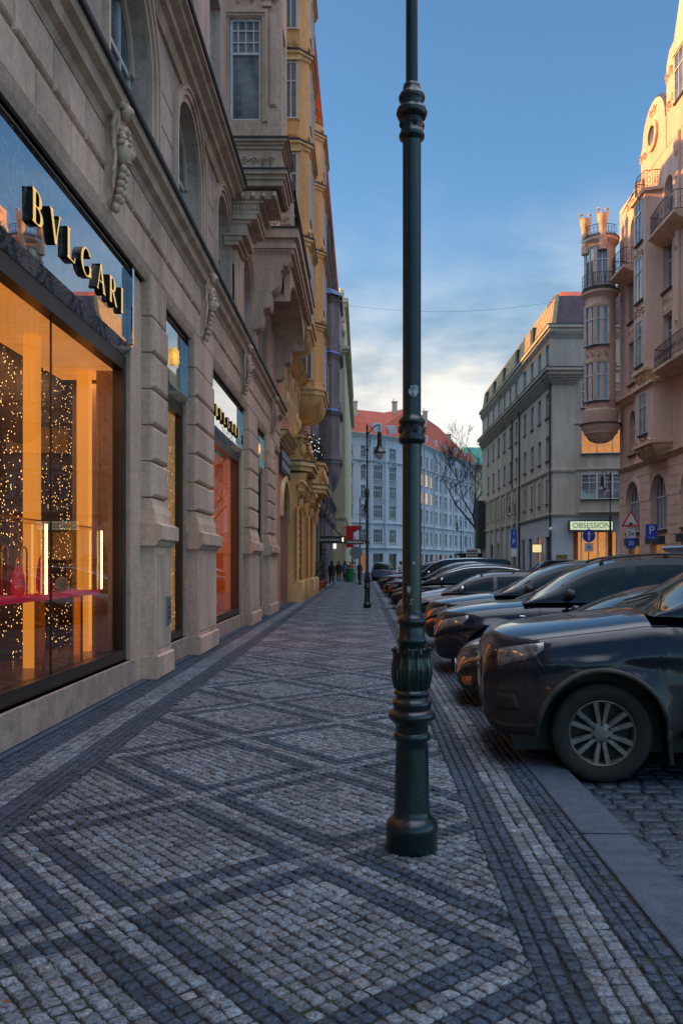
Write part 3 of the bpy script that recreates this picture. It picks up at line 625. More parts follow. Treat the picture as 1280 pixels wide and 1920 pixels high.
def fascia(a, b, label, word=None, lh=.6, ls=None, le=None):
    rt = thing('shop_sign', label, 'sign', FA((a+b)/2, 0, 4.4))
    m = MB(FA); m.prism([(-.25, 5.46), (-.02, 5.46), (-.02, 4.46), (-.25, 4.46)], a+.004, b-.09); m.build('marble_panel', MARB, rt)
    m = MB(FA); m.prism([(-.3, 4.31), (-.1, 4.31), (.03, 4.42), (.03, 4.455), (-.3, 4.455)], a+.004, b-.004); m.box(b-.086, b-.004, -.25, .05, 4.46, 5.455); m.build('marble_edge', MARB, rt)
    if word:
        tw = sum(glyph(c)[1] for c in word); sc = 1.4; gap = (le-ls-tw*lh*sc)/(len(word)-1); x = ls; z0 = 4.74 if lh > .25 else 4.65
        for c in word:
            P, wd = glyph(c); f = MB(FA); s_ = MB(FA)
            for p in P:
                q = [(x+u*lh*sc, z0+v*lh) for u, v in p]
                A_ = [s_.V((u, -.02, v)) for u, v in q]; B_ = [s_.V((u, .03, v)) for u, v in q]; s_.bridge([A_, B_]); s_.f.append(list(B_)); f.poly([(u, .033, v) for u, v in q])
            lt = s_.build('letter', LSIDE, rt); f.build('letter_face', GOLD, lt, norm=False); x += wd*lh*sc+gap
    else:
        m = MB(FA); c = (a+b)/2+.1; P = [(c+(.15 if k % 2 == 0 else .06)*cos(k*pi/8+.2), 4.95+(.15 if k % 2 == 0 else .06)*sin(k*pi/8+.2)) for k in range(16)]
        A_ = [m.V((u, -.02, v)) for u, v in P]; B_ = [m.V((u, .05, v)) for u, v in P]; cc = m.V((c, .07, 4.95)); m.bridge([A_, B_]); [m.f.append([B_[k], B_[(k+1) % 16], cc]) for k in range(16)]
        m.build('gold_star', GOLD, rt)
fascia(-7.5, .6, 'plain marble fascia over the shop window beside the camera')
fascia(1.9, 10.95, 'large polished marble fascia with raised gold capitals over the biggest shop window', 'BVLGARI', .31, 7.62, 10.5)
fascia(12.45, 14.42, 'narrow marble fascia with gold star over the beige starry window', None)
fascia(16.3, 20.95, 'smaller marble fascia with gold capitals over the red orange shop window', 'BVLGARI', .24, 17.16, 20.3)
fascia(23.15, 25.4, 'farthest narrow marble fascia with gold star near the yellow house')
# ---- interiors
CREAM = mat('cream_display_panel', (.3, .19, .09), .6, .05, 2)
WOODF = mat('display_wood_floor', (.22, .10, .045), .25, .3, 4)
BLK = mat('dark_velvet_back', (.025, .02, .03), .7, .2, 4)
STAR, n_, l_, b_ = node_mat('star_light_screen')
ge = n_.new('ShaderNodeNewGeometry'); v = n_.new('ShaderNodeTexVoronoi'); v.inputs['Scale'].default_value = 19; l_.new(ge.outputs['Position'], v.inputs[0])
t = n_.new('ShaderNodeMath'); t.operation = 'LESS_THAN'; t.inputs[1].default_value = .17; l_.new(v.outputs['Distance'], t.inputs[0])
t2 = n_.new('ShaderNodeTexNoise'); t2.inputs['Scale'].default_value = 2.3; l_.new(ge.outputs['Position'], t2.inputs[0]); t3 = n_.new('ShaderNodeMath'); t3.operation = 'GREATER_THAN'; t3.inputs[1].default_value = .42; l_.new(t2.outputs[0], t3.inputs[0])
t4 = n_.new('ShaderNodeMath'); t4.operation = 'MULTIPLY'; l_.new(t.outputs[0], t4.inputs[0]); l_.new(t3.outputs[0], t4.inputs[1]); t5 = n_.new('ShaderNodeMath'); t5.operation = 'MULTIPLY'; t5.inputs[1].default_value = 2.2; l_.new(t4.outputs[0], t5.inputs[0])
b_.inputs['Base Color'].default_value = (.03, .022, .03, 1); b_.inputs['Emission Color'].default_value = (1, .5, .16, 1); l_.new(t5.outputs[0], b_.inputs['Emission Strength'])
def interior(a, b, back, floorm, wallm, depth, sidem=None):
    m = MB(FA); m.box(a-.6, b+1.2, -depth-.1, -.205, .30, .44); fl = m.build('display_floor', floorm, A)
    m = MB(FA); m.box(a-.6, b+1.2, -depth-.1, -depth, .44, 4.3); m.build('display_back', back, A)
    m = MB(FA); m.box(a-.6, b+1.2, -depth, -.42, 4.2, 4.3); m.box(a-.75, a-.6, -depth, -.42, .44, 4.3); m.box(b+1.1, b+1.2, -depth, -.47, .44, 4.2); m.build('display_lining', sidem or CREAM, A)
def lamp(loc, e, size, col=(1, .5, .16), rot=(0, 0, 0), name='ceiling_lamp'):
    l = bpy.data.lights.new(name, 'AREA'); l.energy = e; l.size = size[0]; l.shape = 'RECTANGLE'; l.size_y = size[1]; l.color = col
    o = bpy.data.objects.new(name, l); C.objects.link(o); o.location = loc; o.rotation_euler = rot
interior(1.9, 10.95, STAR, WOODF, CREAM, 1.15)
m = MB(FA); m.box(1.4, 11.5, -1.1, -.21, 4.13, 4.19); m.build('ceiling_glow', mat('ceiling_lining_glow', (.7, .4, .2), .6, .2, 1.5, emit=(1, .36, .06), es=.28), A)  # ceiling lining given its own glow in place of lamplight on it
for y in (2.6, 4.4, 6.2, 8.0, 9.8, 11.5): lamp((XW-.75, y, 4.12), 3.2, (.3, .9))
GLOWP = mat('lamplight_glow', (.7, .4, .15), .5, 0, emit=(1, .34, .03), es=.34)  # warm lamplight on the pillars put in as their own glow
for y0, y1 in ((2.3, 2.43), (4.02, 4.15), (5.74, 5.87), (7.46, 7.6), (9.2, 9.33), (10.93, 11.08)):
    m = MB(FA); m.box(y0, y1, -.7, -.55, .44, 4.2); m.build('display_pillar', GLOWP, A)
GLOWT = mat('light_tube', (1, .8, .5), .5, 0, emit=(1, .66, .25), es=2.6)
m = MB(FA); m.box(11.3, 11.33, -.5, -.46, .5, 4.1); m.build('strip_light', GLOWT, A)
m = MB(FA); m.box(11.5, 11.56, -.6, -.42, .44, 4.2); m.build('display_panel', mat('sand_panel', (.6, .42, .24), .6, .05, 3, emit=(1, .5, .18), es=.16), A)  # faint glow stands in for light falling on this panel
interior(12.45, 14.42, None, WOODF, CREAM, .8)
STARB = STAR.copy(); STARB.name = 'beige_star_screen'; STARB.node_tree.nodes['Principled BSDF'].inputs['Base Color'].default_value = (.5, .36, .22, 1)
nn_ = STARB.node_tree; ad_ = nn_.nodes.new('ShaderNodeMath'); ad_.operation = 'ADD'; ad_.inputs[1].default_value = .13; pb_ = nn_.nodes['Principled BSDF']; lk_ = pb_.inputs['Emission Strength'].links[0]; nn_.links.new(lk_.from_socket, ad_.inputs[0]); nn_.links.new(ad_.outputs[0], pb_.inputs['Emission Strength'])  # even glow added so the screen looks lit between its dots
m = MB(FA); m.box(12.55, 14.3, -.195, -.17, .47, 4.12); m.build('star_screen', STARB, A)
RED = mat('red_orange_backdrop', (.6, .12, .04), .6, .5, 1.4, emit=(1, .24, .05), es=.8, col2=(.8, .4, .15))
interior(16.3, 20.95, RED, WOODF, CREAM, .9)
m = MB(FA); m.box(17.6, 17.9, -.7, -.5, .44, 4.2); m.box(19.4, 19.7, -.7, -.5, .44, 4.2); m.build('display_pillar', GLOWP, A)
for y in (17.2, 19.3): lamp((XW-.6, y, 4.15), 5, (.3, .9))
interior(23.15, 25.4, BLK, WOODF, CREAM, .8); interior(-7.5, .6, STAR, WOODF, CREAM, .8)
# ---- glass display case with bags
GT = glass_mat('case_glass', (.98, .98, .96), 1.3)
case = thing('display_case', 'long glass display case with pink base and glowing edges inside the big shop window', 'display case', FA(9, -.5, 1.2))
cd0, cd1, cy0, cy1 = -.53, -.2, 5.2, 10.3
PINK = mat('magenta_felt', (.62, .02, .09), .8, .1, 4, emit=(.8, .02, .06), es=.12); BRASS = mat('polished_brass', (.75, .45, .15), .2, .1, 4, metal=1)
m = MB(FA); m.box(cy0, cy1, cd0, cd1, 1.22, 1.27); m.build('base', PINK, case)
m = MB(FA); m.poly([(cy0, cd1, 1.27), (cy1, cd1, 1.27), (cy1, cd1, 2.02), (cy0, cd1, 2.02)]); m.poly([(cy1, cd0, 1.27), (cy1, cd1, 1.27), (cy1, cd1, 2.02), (cy1, cd0, 2.02)]); m.poly([(cy0, cd0, 2.02), (cy1, cd0, 2.02), (cy1, cd1, 2.02), (cy0, cd1, 2.02)]); m.build('glass', GT, case, norm=False)
m = MB(FA)
for y in (cy0, 6.9, 8.5, cy1): m.box(y-.012, y+.012, cd1-.012, cd1+.012, 1.27, 2.03)
for d in (cd0, cd1): m.box(cy0, cy1, d-.008, d+.008, 2.02, 2.035)
m.build('edge_frame', BRASS, case)
for y in (cy1, 8.5): m = MB(FA); m.box(y-.012, y+.014, cd1+.014, cd1+.03, 1.28, 2.0); m.build('edge_light', GLOWT, case)
for k, y in enumerate((5.6, 7.2, 8.8, 10.0)):
    m = MB(FA); m.box(y-.04, y+.04, -.4, -.32, .44, 1.22); m.build('leg', BRASS, case)
def bag(y, d, z, r, h, col, label, hand=True):
    t = thing('handbag', label, 'handbag', FA(y, d, z))
    m = MB(FA); m.lathe([(r*.55, z+.004), (r*.95, z+h*.15), (r, z+h*.4), (r*.8, z+h*.75), (r*.45, z+h)], 0, 0, 14) if False else None
    prof = [(r*.6, 0), (r*.98, .1), (r, .35), (r*.85, .65), (r*.55, .92), (r*.2, 1.0)]
    R_ = [[m.V((y+q*cos(2*pi*k/14), d+.45*q*sin(2*pi*k/14), z+.004+h*f)) for k in range(14)] for q, f in prof]; m.bridge(R_); m.f.append(R_[0]); m.f.append(R_[-1]); m.build('bag_body', col, t, True)
    if hand:
        m = MB(FA); m.tube([(y+r*.45*cos(a), d, z+h*.95+r*.8*sin(a)) for a in [pi*k/8 for k in range(9)]], .009, 6); m.build('handle', BRASS, t, True)
    m = MB(FA); m.box(y-.02, y+.02, d+r*.38, d+r*.5, z+h*.42, z+h*.5); m.build('clasp', BRASS, t)
IV = mat('ivory_leather', (.6, .5, .34), .4, .1, 8)
bag(8.95, -.38, 1.272, .13, .42, PINK, 'tall magenta handbag in the middle of the glass case')
bag(8.3, -.38, 1.272, .12, .3, PINK, 'shorter magenta handbag behind the bright edge light of the glass case')
bag(9.45, -.36, 1.272, .15, .17, IV, 'low ivory bag at the glass case end nearest the window frame', False)
bag(9.1, -.27, 1.272, .1, .15, IV, 'small ivory bag standing before the tall magenta handbag', False)
bag(7.5, -.38, 1.272, .13, .36, PINK, 'magenta handbag at the cut off end of the glass case')
for y, lb in ((8.15, 'gold hoop stand beside the shorter magenta handbag'), (8.62, 'gold hoop stand between the two magenta handbags')):
    m = MB(FA); r = .07; m.tube([(y-r, -.45, 1.272), (y-r, -.45, 1.7)]+[(y-r*cos(pi*k/8), -.45, 1.7+r*sin(pi*k/8)) for k in range(1, 8)]+[(y+r, -.45, 1.7), (y+r, -.45, 1.272)], .011, 6)
    tag(m.build('display_stand', BRASS, None, True), lb, 'stand')
# entry phone on the first buttress
ip = thing('intercom', 'small grey metal entry plate on the buttress beside the big shop window', 'intercom', FA(12.15, .2, 1.0))
m = MB(FA); m.block(12.02, 12.26, .72, 1.12, .2, .235, .01); m.build('plate', mat('grey_plate', (.25, .27, .28), .35, .1, 9, metal=.5), ip)
m = MB(FA)
for k in range(3): m.box(12.09, 12.19, .236, .241, .8+k*.07, .83+k*.07)
m.build('slots', FLASH, ip)
# ================================================================= building B: ochre and salmon house
B = thing('ornate_house', 'ochre house with salmon walls, stacked bays and a sunlit tiled eaves line', 'building', (XW, 39, 0), 0, LEFTG)
YB, YE_ = 29.82, 48.0
m = MB(FA); m.wall(YB, YE_, 0, 10.2, [(30.9, 33.7, 0, 4.75, 1.0)]+[(y, y+.8, 7.3, 9.5, 1.0) for y in (31.2, 32.8, 36.0, 37.6)]+[(45.1, 46.6, .1, 4.2, 1.0)], .5); m.build('wall', SALM, B, norm=False)
m = MB(FA); ups = [30.6, 36.2, 38.0, 45.0]
m.wall(YB, YE_, 10.2, 26.2, [(y, y+1.0, z, z+2.2) for y in ups for z in (11.4, 15.2, 19.0, 22.6)], .35); m.box(YB, YE_, -14, -.55, -.1, 26.2); m.box(YE_-.01, YE_, -14, 0, 24, 26.2)
m.box(YB, YE_, 0, .04, 10.2, 10.6); m.build('upper_wall', YEL, B, norm=False)
for y in ups:
    for z in (11.4, 15.2, 19.0, 22.6):
        window(FA, y+.5, z, 1.0, 2.2, B, 'cross')
for y in (31.2, 32.8, 36.0, 37.6): window(FA, y+.4, 7.3, .78, 2.19, B, 'cross', arch=1, sill=False)
for y in ups:
    for z in (11.4, 15.2, 19.0, 22.6):
        m = MB(FA); m.box(y-.15, y, 0, .07, z-.1, z+2.3); m.box(y+1.0, y+1.15, 0, .07, z-.1, z+2.3); m.box(y-.2, y+1.2, 0, .14, z+2.3, z+2.42); m.relief(y-.05, y+1.05, z+2.45, z+2.95, .03, int(y*z), 2); m.build('window_surround', YEL2, B, 50)
for y in (31.2, 32.8, 36.0, 37.6): m = MB(FA); m.arch(y+.4, 9.1, .42, .56, 0, .1, 10); m.box(y-.16, y-.02, 0, .1, 7.3, 9.1); m.box(y+.82, y+.96, 0, .1, 7.3, 9.1); m.ell((y+1.2, .1, 8.0), (.14, .1, .3), 8, 6); m.ell((y+1.2, .1, 9.6), (.05, .05, .4), 6, 5); m.build('window_surround', YEL2, B, 50)
m = MB(FA); m.arch(32.3, 3.35, 1.4, 1.62, 0, .12, 18); m.build('door_surround', YEL2, B, 50)
for z, p, h in ((10.25, .45, .4), (6.35, .35, .35), (25.9, .55, .8)):
    m = MB(FA); cornice(m, YB, YE_, z, h, p); m.build('cornice', YEL2, B)
    m = MB(FA); m.box(YB, YE_, 0, p+.03, z+.012, z+.05); m.build('flashing', FLASH, B)
# tiled eaves
m = MB(FA); m.prism([(.75, 26.1), (.78, 26.18), (-6, 29.5), (-6, 29.3)], YB, YE_)
k = YB
while k < YE_: m.tube([(k+.1, .8, 26.2), (k+.1, -1.5, 27.35)], .09, 6); k += .24
m.build('roof', REDT, B)
for k in range(14): s = YB+.6+k*1.3; m = MB(FA); m.prism([(0, 25.9), (.7, 25.98), (.7, 26.08), (0, 26.1)], s, s+.25); m.build('eaves_bracket', YEL2, B)
def bay(y0, y1, D, z0, z1, M1, M2, parent, floors, name='bay', corb=1.4, ch=.35, winw=.5, dome=None, oculus=False):
    pl = lambda e=0, ch_=ch: [(y0-e, -.1), (y0-e, D-ch_), (y0+ch_, D+e), (y1-ch_, D+e), (y1+e, D-ch_), (y1+e, -.1)]
    T0 = lambda s, d, z: FA(s, d, z)
    m = MB(T0); m.prismz(pl(), z0, z1); m.build(name, M1, parent)
    m = MB(T0)
    n = len(floors); cy_ = (y0+y1)/2
    R_ = []
    for k in range(7):                                # corbel below
        f = cos(k/6*pi/2*.92); R_.append([m.V((cy_+(s-cy_)*max(f, .25), d*f if d > 0 else d, z0-.3-corb*sin(k/6*pi/2))) for s, d in pl(.02)])
    m.bridge(R_[::-1]); m.f.append(R_[-1]); m.prismz(pl(.08), z0-.35, z0-.12); m.prismz(pl(.16), z0-.12, z0+.02); m.build('corbel', M2, parent, 30)
    for z in floors[1:]+[z1]:
        m = MB(T0); m.prismz(pl(.06), z-.75, z-.6); m.prismz(pl(.16), z-.6, z-.5); m.build('moulding', M2, parent, 30)
    for z in floors[1:]+[z1]: m = MB(T0); m.prismz(pl(.2), z-.497, z-.44); m.build('flashing', FLASH, parent)
    near = Fac(FA(0, 0, 0)[0], y0, 1, 0, 0, -1); fr = FA.off(D)
    r = MB(near); r2 = MB(fr)
    for i, z in enumerate(floors):
        zt = (floors+[z1])[i+1]; h = min(2.3, zt-z-1.25); c = (D-ch)/2
        if oculus and i % 2 == 0:
            window(near, c, z+.35, winw*.6, h*.72, parent, 'sash' if 0 else 'plain', arch=1, d=.02, sill=False, fm=M2); r.arch(c, z+h*.72+.75, .17, .26, 0, .06, 12, 0, 2*pi); r.lathe([(.001, 0)], 0, 0, 3) if 0 else None
            r.ell((c, .0, z+h*.72+.75), (.17, .02, .17), 10, 6)
        else:
            window(near, c, z+.35, winw, h, parent, 'cross', d=.02, sill=False); r.box(c-winw/2-.1, c-winw/2, 0, .06, z+.3, z+.4+h); r.box(c+winw/2, c+winw/2+.1, 0, .06, z+.3, z+.4+h); r.box(c-winw/2-.14, c+winw/2+.14, 0, .12, z+.4+h, z+.5+h)
        r.relief(.08, D-ch-.05, zt-.45, zt+.0, .02, i+int(y0), 2)
        for q in range(2):
            cc = y0+ch+(y1-y0-2*ch)*(q+.5)/2; window(fr, cc, z+.35, min(1.0, (y1-y0)*.28), h, parent, 'cross', d=.02, sill=False)
        for q in range(5): r2.ell((y0+.2+(y1-y0-.4)*q/4, 0.02, zt-.3), (.14, .07, .12), 6, 4)
        for kk in range(3): r.box(0, D-ch, 0, .012, z+.6+kk*.7, z+.62+kk*.7)
    r.build('carving', M2, parent, 50); r2.build('carving', M2, parent, 50)
bay(31.6, 34.8, 1.0, 10.9, 24.6, YEL, YEL2, B, [10.9, 14.5, 18.1, 21.5], corb=.7)
bay(39.7, 43.8, 1.12, 10.0, 22.6, YEL, YEL2, B, [10.0, 13.5, 17.0, 20.2], corb=1.15)
# ground floor columns with carved brackets and two balconies
for s0, s1, d in ((34.0, 35.1, .5), (36.7, 37.9, .5), (40.0, 41.2, .6), (43.0, 44.2, .6), (46.9, 47.9, .4)):
    m = MB(FA); m.block(s0-.1, s1+.1, 0, .85, 0, d+.12, .03); m.block(s0, s1, .85, 4.0, 0, d*.7, .04); m.prism([(0, 4.0), (d*.7, 4.0), (d*.8, 4.3), (d*1.3, 4.8), (d*1.5, 5.3), (0, 5.3)], s0+.1, s1-.1)
    c = (s0+s1)/2; m.ell((c, d*.9, 4.55), (.34, .22, .3), 8, 6); m.ell((c, d*.85, 4.05), (.22, .16, .35), 8, 6)
    for k in range(9): m.ell((c, d*.7+.03, 3.7-.28*k), (.1, .07, .13), 6, 4)
    m.tube([(s0+.1, d*1.1+.18*cos(a), 4.75+.2*sin(a)) for a in [k*.6 for k in range(10)]], .07, 5); m.tube([(s0-.05, d*.75, 3.9), (s0-.05, d*.75, .9)], .07, 8); m.build('entrance_column', YEL, B, 45)
for s0, s1, D, z in ((34.0, 38.2, .95, 5.75), (39.9, 44.2, 1.25, 5.35)):
    m = MB(FA); pl = lambda e: [(s0-e, 0), (s0-e, D*.55), (s0+.6, D+e), (s1-.6, D+e), (s1+e, D*.55), (s1+e, 0)]
    m.prismz(pl(.0), z-.35, z-.15); m.prismz(pl(.1), z-.15, z+.02); m.build('balcony_slab', YEL2, B)
    m = MB(FA); m.prismz(pl(.13), z+.024, z+.06); m.build('flashing', FLASH, B)
    m = MB(FA); m.prismz(pl(-.1), z+.06, z+1.0); m.prismz(pl(-.02), z+1.0, z+1.12)
    for q in range(7): m.ell((s0+.3+q*(s1-s0-.6)/6, D-.08, z+.5), (.2, .08, .28), 8, 5)
    for q in range(2): m.ell((s0+.08, .25+q*.35, z+.5), (.05, .13, .25), 8, 5)
    m.build('balcony_parapet', YEL, B, 45)
dr = MB(FA); dr.box(31.0, 33.6, -.42, -.36, .02, 3.2); d_ = dr.build('door', DARKW, B)
m = MB(FA); [m.box(31.2+k*.62, 31.68+k*.62, -.36, -.345, .5, 3.0) for k in range(4)]; m.build('door_glass', PANE, d_)
m = MB(FA); m.box(32.2, 32.26, -.34, -.28, 1.0, 1.5); m.build('handle', BRASS, d_)
m = MB(FA); m.poly([(30.9, -.4, 3.2), (33.7, -.4, 3.2)]+[(32.3+1.4*cos(pi*k/12), -.4, 3.35+1.4*sin(pi*k/12)) for k in range(13)]); m.build('fanlight', PANE, B, norm=False)
sg = thing('house_sign', 'dark sign board with pale raised letters over the salmon arched doorway', 'sign', FA(32, 0, 5))
m = MB(FA); m.box(30.3, 33.9, .02, .1, 4.95, 5.85); m.build('board', FLASH, sg)
m = MB(FA); R = random.Random(8)
for row in range(2):
    x = 30.5
    while x < 33.5: ww = R.uniform(.12, .22); m.box(x, x+.05, .1, .14, 5.12+row*.38, 5.38+row*.38); m.box(x, x+ww, .1, .14, 5.33+row*.38, 5.38+row*.38) if R.random() < .6 else m.box(x+ww-.05, x+ww, .1, .14, 5.12+row*.38, 5.38+row*.38); x += ww+.1
m.build('lettering', mat('pale_letters', (.5, .5, .5), .5, 0), sg)
# evergreen garland with small lights on the balcony
GREEN = mat('fir_green', (.025, .06, .03), .7, .4, 9); TINY = mat('fairy_light', (1, 1, 1), .5, 0, emit=(.8, .9, 1), es=1.6)
gl = thing('fir_garland', 'fir garland with white fairy lights along the first ochre balcony', 'garland', FA(36, .9, 6.9))
m = MB(FA); l2 = MB(FA); R = random.Random(1)
for k in range(900):
    t = R.random(); s = 34+4.2*t; a = R.uniform(0, 6.28); rr = R.random()**.5*.34; p = (s, .98+rr*cos(a)*.8-(.35 if s < 34.4 else 0), 6.72+rr*sin(a)-.25*sin(t*pi*3)**2)
    q = [R.uniform(-.09, .09) for _ in range(3)]; w_ = [R.uniform(-.04, .04) for _ in range(3)]
    m.poly([p, (p[0]+q[0]+w_[0], p[1]+q[1]+w_[1], p[2]+q[2]+w_[2]), (p[0]+q[0]*1.7, p[1]+q[1]*1.7, p[2]+q[2]*1.7), (p[0]+q[0]-w_[0], p[1]+q[1]-w_[1], p[2]+q[2]-w_[2])])
    if k % 14 == 0: l2.ell((p[0], p[1]+.04, p[2]), .016, 5, 3)
m.build('fir_twigs', GREEN, gl, norm=False); l2.build('fairy_lights', TINY, gl)

# ================================================================= building C: grey stone house with octagonal tower bay
Cb = thing('grey_stone_house', 'dark grey stone house with tower bay and blue sheet metal caps', 'building', (XW, 62, 0), 0, LEFTG)
m = MB(FA); ops = [(y, y+1.2, z, z+2.3) for y in (49.2, 52.0, 54.6, 64.5, 67.2, 70, 72.8, 75.6, 78.2) for z in (8.2, 12.2, 16.2, 20.2)]
sh = [(49.0, 51.6, .4, 4.4), (53.0, 56.6, .2, 4.4), (64.5, 68, .4, 4.2), (70, 74, .4, 4.2), (75.6, 79, .4, 4.2)]
m.wall(48.01, 86, 0, 25.4, ops+sh, .35); m.box(48.01, 86, -14, -.6, -.1, 25.4); m.box(48.012, 48.02, -14, 0, 20, 25.4); m.build('wall', GREYP, Cb, norm=False)
for a, b, c, d in ops: window(FA, (a+b)/2, c, b-a, d-c, Cb, 'cross')
for a, b, c, d in sh: window(FA, (a+b)/2, c, b-a, d-c, Cb, 'three', fm=DARKW, sill=False)
for z, p, h in ((25.4, .8, .9), (7.2, .4, .4), (23.0, .3, .3)):
    m = MB(FA); cornice(m, 48.02, 86, z, h, p); m.build('cornice', GREYP, Cb)
m = MB(FA); m.prism([(.85, 25.42), (.88, 25.5), (-3, 27.0), (-3, 26.8)], 48.02, 86); k = 48.1
while k < 86: m.tube([(k+.1, .9, 25.5), (k+.1, -1.2, 26.6)], .1, 5); k += .3
m.build('roof', REDT, Cb)
m = MB(FA)                                           # scrolled gable over the tower bay
m.prism([(-.4, 25.4), (.3, 25.4), (.3, 27.0), (-.4, 27.6)], 57.2, 62.8); m.tube([(57.2, 0, 26.2), (56.6, 0, 25.9), (56.3, 0, 25.5)], .3, 6); m.build('gable', GREYP, Cb)
bay(57.6, 62.0, 1.42, 8.9, 20.4, GREYP, mat('pale_grey_stone', (.23, .205, .205), .85, .2, 2, .3, 25, streak=True), Cb, [8.9, 12.6, 16.6], corb=2.2, ch=.55, winw=.5, oculus=True)
BLUEC = mat('blue_sheet_metal', (.06, .16, .38), .4, .25, 4)
for z, f in ((20.2, 1.0), (16.15, .0), (12.15, 0.)):
    m = MB(FA); pl = [(57.45, 0), (57.45, .95), (58.1, 1.56), (61.5, 1.56), (62.15, .95), (62.15, 0)]
    if f: 
        R_ = [[m.V((59.8+(s-59.8)*q, d*q, z+zz)) for s, d in pl] for q, zz in ((1.03, 0), (.95, .3), (.7, .62), (.4, .85), (.1, 1.3))]; m.bridge(R_); m.f.append(R_[-1])
    else: m.prismz(pl, z-.02, z+.2, .94, 59.8, 0)
    m.build('metal_cap', BLUEC, Cb)
m = MB(FA); m.prismz([(50, 0), (50, 1.0), (56.5, 1.0), (56.5, 0)], 5.9, 6.15); m.box(50.0, 56.5, .9, 1.0, 6.95, 7.05)
R_ = [[m.V((53.2+(s-53.2)*q, max(d*q, -.1), z)) for s, d in ((50, 0), (50, 1.0), (56.4, 1.0), (56.4, 0))] for q, z in ((1, 5.9), (.8, 5.6), (.5, 5.2), (.15, 4.9))]; m.bridge(R_)
for k in range(22): c = 50.15+k*.3; m.lathe([(.05, 6.15), (.085, 6.4), (.05, 6.7), (.07, 6.95)], c, .92, 6)
for k in range(4): m.lathe([(.05, 6.15), (.085, 6.4), (.05, 6.7), (.07, 6.95)], 50.06, .1+k*.24, 6)
m.box(50.0, 50.1, 0, 1.0, 6.95, 7.05); m.build('balcony', GREYP, Cb, 50)
for s0 in (48.3, 51.9, 56.9, 62.5, 69.0, 74.6): m = MB(FA); m.block(s0, s0+.8, 0, 4.8, 0, .3, .03); m.prism([(0, 4.8), (.3, 4.8), (.7, 5.4), (.7, 5.7), (0, 5.7)], s0+.1, s0+.7); m.ell((s0+.4, .45, 5.1), (.3, .25, .4), 8, 6); m.build('pilaster', GREYP, Cb, 45)
# folded-out shop canopy
cn = thing('shop_canopy', 'dark canopy with a lit front board on slanting stays at the grey house', 'canopy', FA(54, .1, 3))
m = MB(FA); m.box(53.0, 57.0, .02, 1.9, 3.02, 3.12); m.build('roof_board', FLASH, cn)
m = MB(FA); m.box(52.94, 52.99, .02, 1.95, 2.85, 3.32); m.box(53, 57, 1.9, 1.95, 2.85, 3.32); m.build('front_board', FLASH, cn)
m = MB(FA); R = random.Random(4); x = .35
while x < 1.6: ww = R.uniform(.05, .13); m.box(52.92, 52.938, x, x+ww, 3.02, 3.15); x += ww+.05
m.build('lettering', mat('pale_letters', (.5, .5, .5), .5, 0), cn)
for d in (.2, 1.75): m = MB(FA); m.box(52.9, 52.935, d, d+.06, 2.98, 3.22); m.build('lamp', mat('small_warm_lamp', (1, .7, .4), .5, 0, emit=(1, .6, .2), es=2.5), cn)
for s in (53.05, 56.9): m = MB(FA); m.tube([(s, .05, 5.0), (s, 1.88, 3.15)], .035, 6); m.build('stay', IRON, cn)

# ================================================================= building D: pale lemon corner house
Dn = thing('lemon_corner_house', 'tall pale lemon house corner standing proud at the end of the left row', 'building', (XW, 96, 0), 0, LEFTG)
FD = Fac(-1.85, 86, 1, 0, 0, -1)                      # its near side, seen down the street
m = MB(FD); m.wall(-9, 0, 0, 28.6, [(-3.9, -2.9, z, z+2.1) for z in (8, 12, 16, 20)], .3)
m.poly([(0, 0, 0), (0, -50, 0), (0, -50, 28.6), (0, 0, 28.6)]); m.poly([(-9, 0, 28.6), (0, 0, 28.6), (0, -50, 28.6), (-9, -50, 28.6)]); m.poly([(-9, -.32, 0), (-.1, -.32, 0), (-.1, -.32, 28.6), (-9, -.32, 28.6)]); m.build('wall', PALE, Dn, norm=False)  # depth drawn out, unseen, to keep low sun off the opposite facade
m = MB(FD)
for z, p, h in ((23.9, .5, .6), (28.9, .35, .9), (6.4, .1, .3)): m.box(-9, p*.6, -.3, p*.6, z-h, z-h*.5); m.box(-9, p, -50, p, z-h*.5, z)
for k in range(26): z = 6.9+k*.62; m.box(-1.2, .012, -.5, .02, z, z+.56)
for k in range(9): z = .3+k*.62; m.box(-1.6, .03, -.5, .03, z, z+.56)
m.prism([(.0, 26.4), (.2, 26.6), (.35, 27.2), (.2, 28), (0, 28)], -1.2, -.1); m.ell((-.4, .1, 29.4), (.35, .35, .6), 8, 6); m.ell((-.05, .1, 25.7), (.2, .25, .6), 8, 6)
R_ = [[m.V((-2.2+s*q, d*q-.02, z)) for s, d in ((-.8, 0), (-.8, .5), (.9, .5), (.9, 0))] for q, z in ((1, 6.2), (.9, 5.6), (.55, 4.9), (.2, 4.2))]; m.bridge(R_)
m.build('quoins_and_cornices', PALE, Dn)
m = MB(FD); m.box(-1.9, -.9, .02, .1, 3.1, 4.0); m.build('lit_sign', mat('pale_lit_sign', (.8, .8, .7), .5, 0, emit=(.9, .95, .8), es=.5), Dn)
bn = MB(FD); bn.prismy([(.15, 2.9), (1.3, 5.1), (2.3, 6.2), (.15, 6.2)], .3, .33); bn.v = [(v[0], v[1], v[2]) for v in bn.v]
bn = MB(FD); bn.prismy([(.1, 3.2), (.9, 3.2), (.9, 4.75), (1.75, 5.2), (1.75, 5.45), (.1, 5.45)], .3, .34); bn.box(-.1, .12, .28, .36, 5.2, 5.3)
tag(bn.build('banner', mat('red_cloth', (.55, .01, .015), .7, .1, 2), None), 'red cloth banner hanging out from the lemon corner house', 'banner')
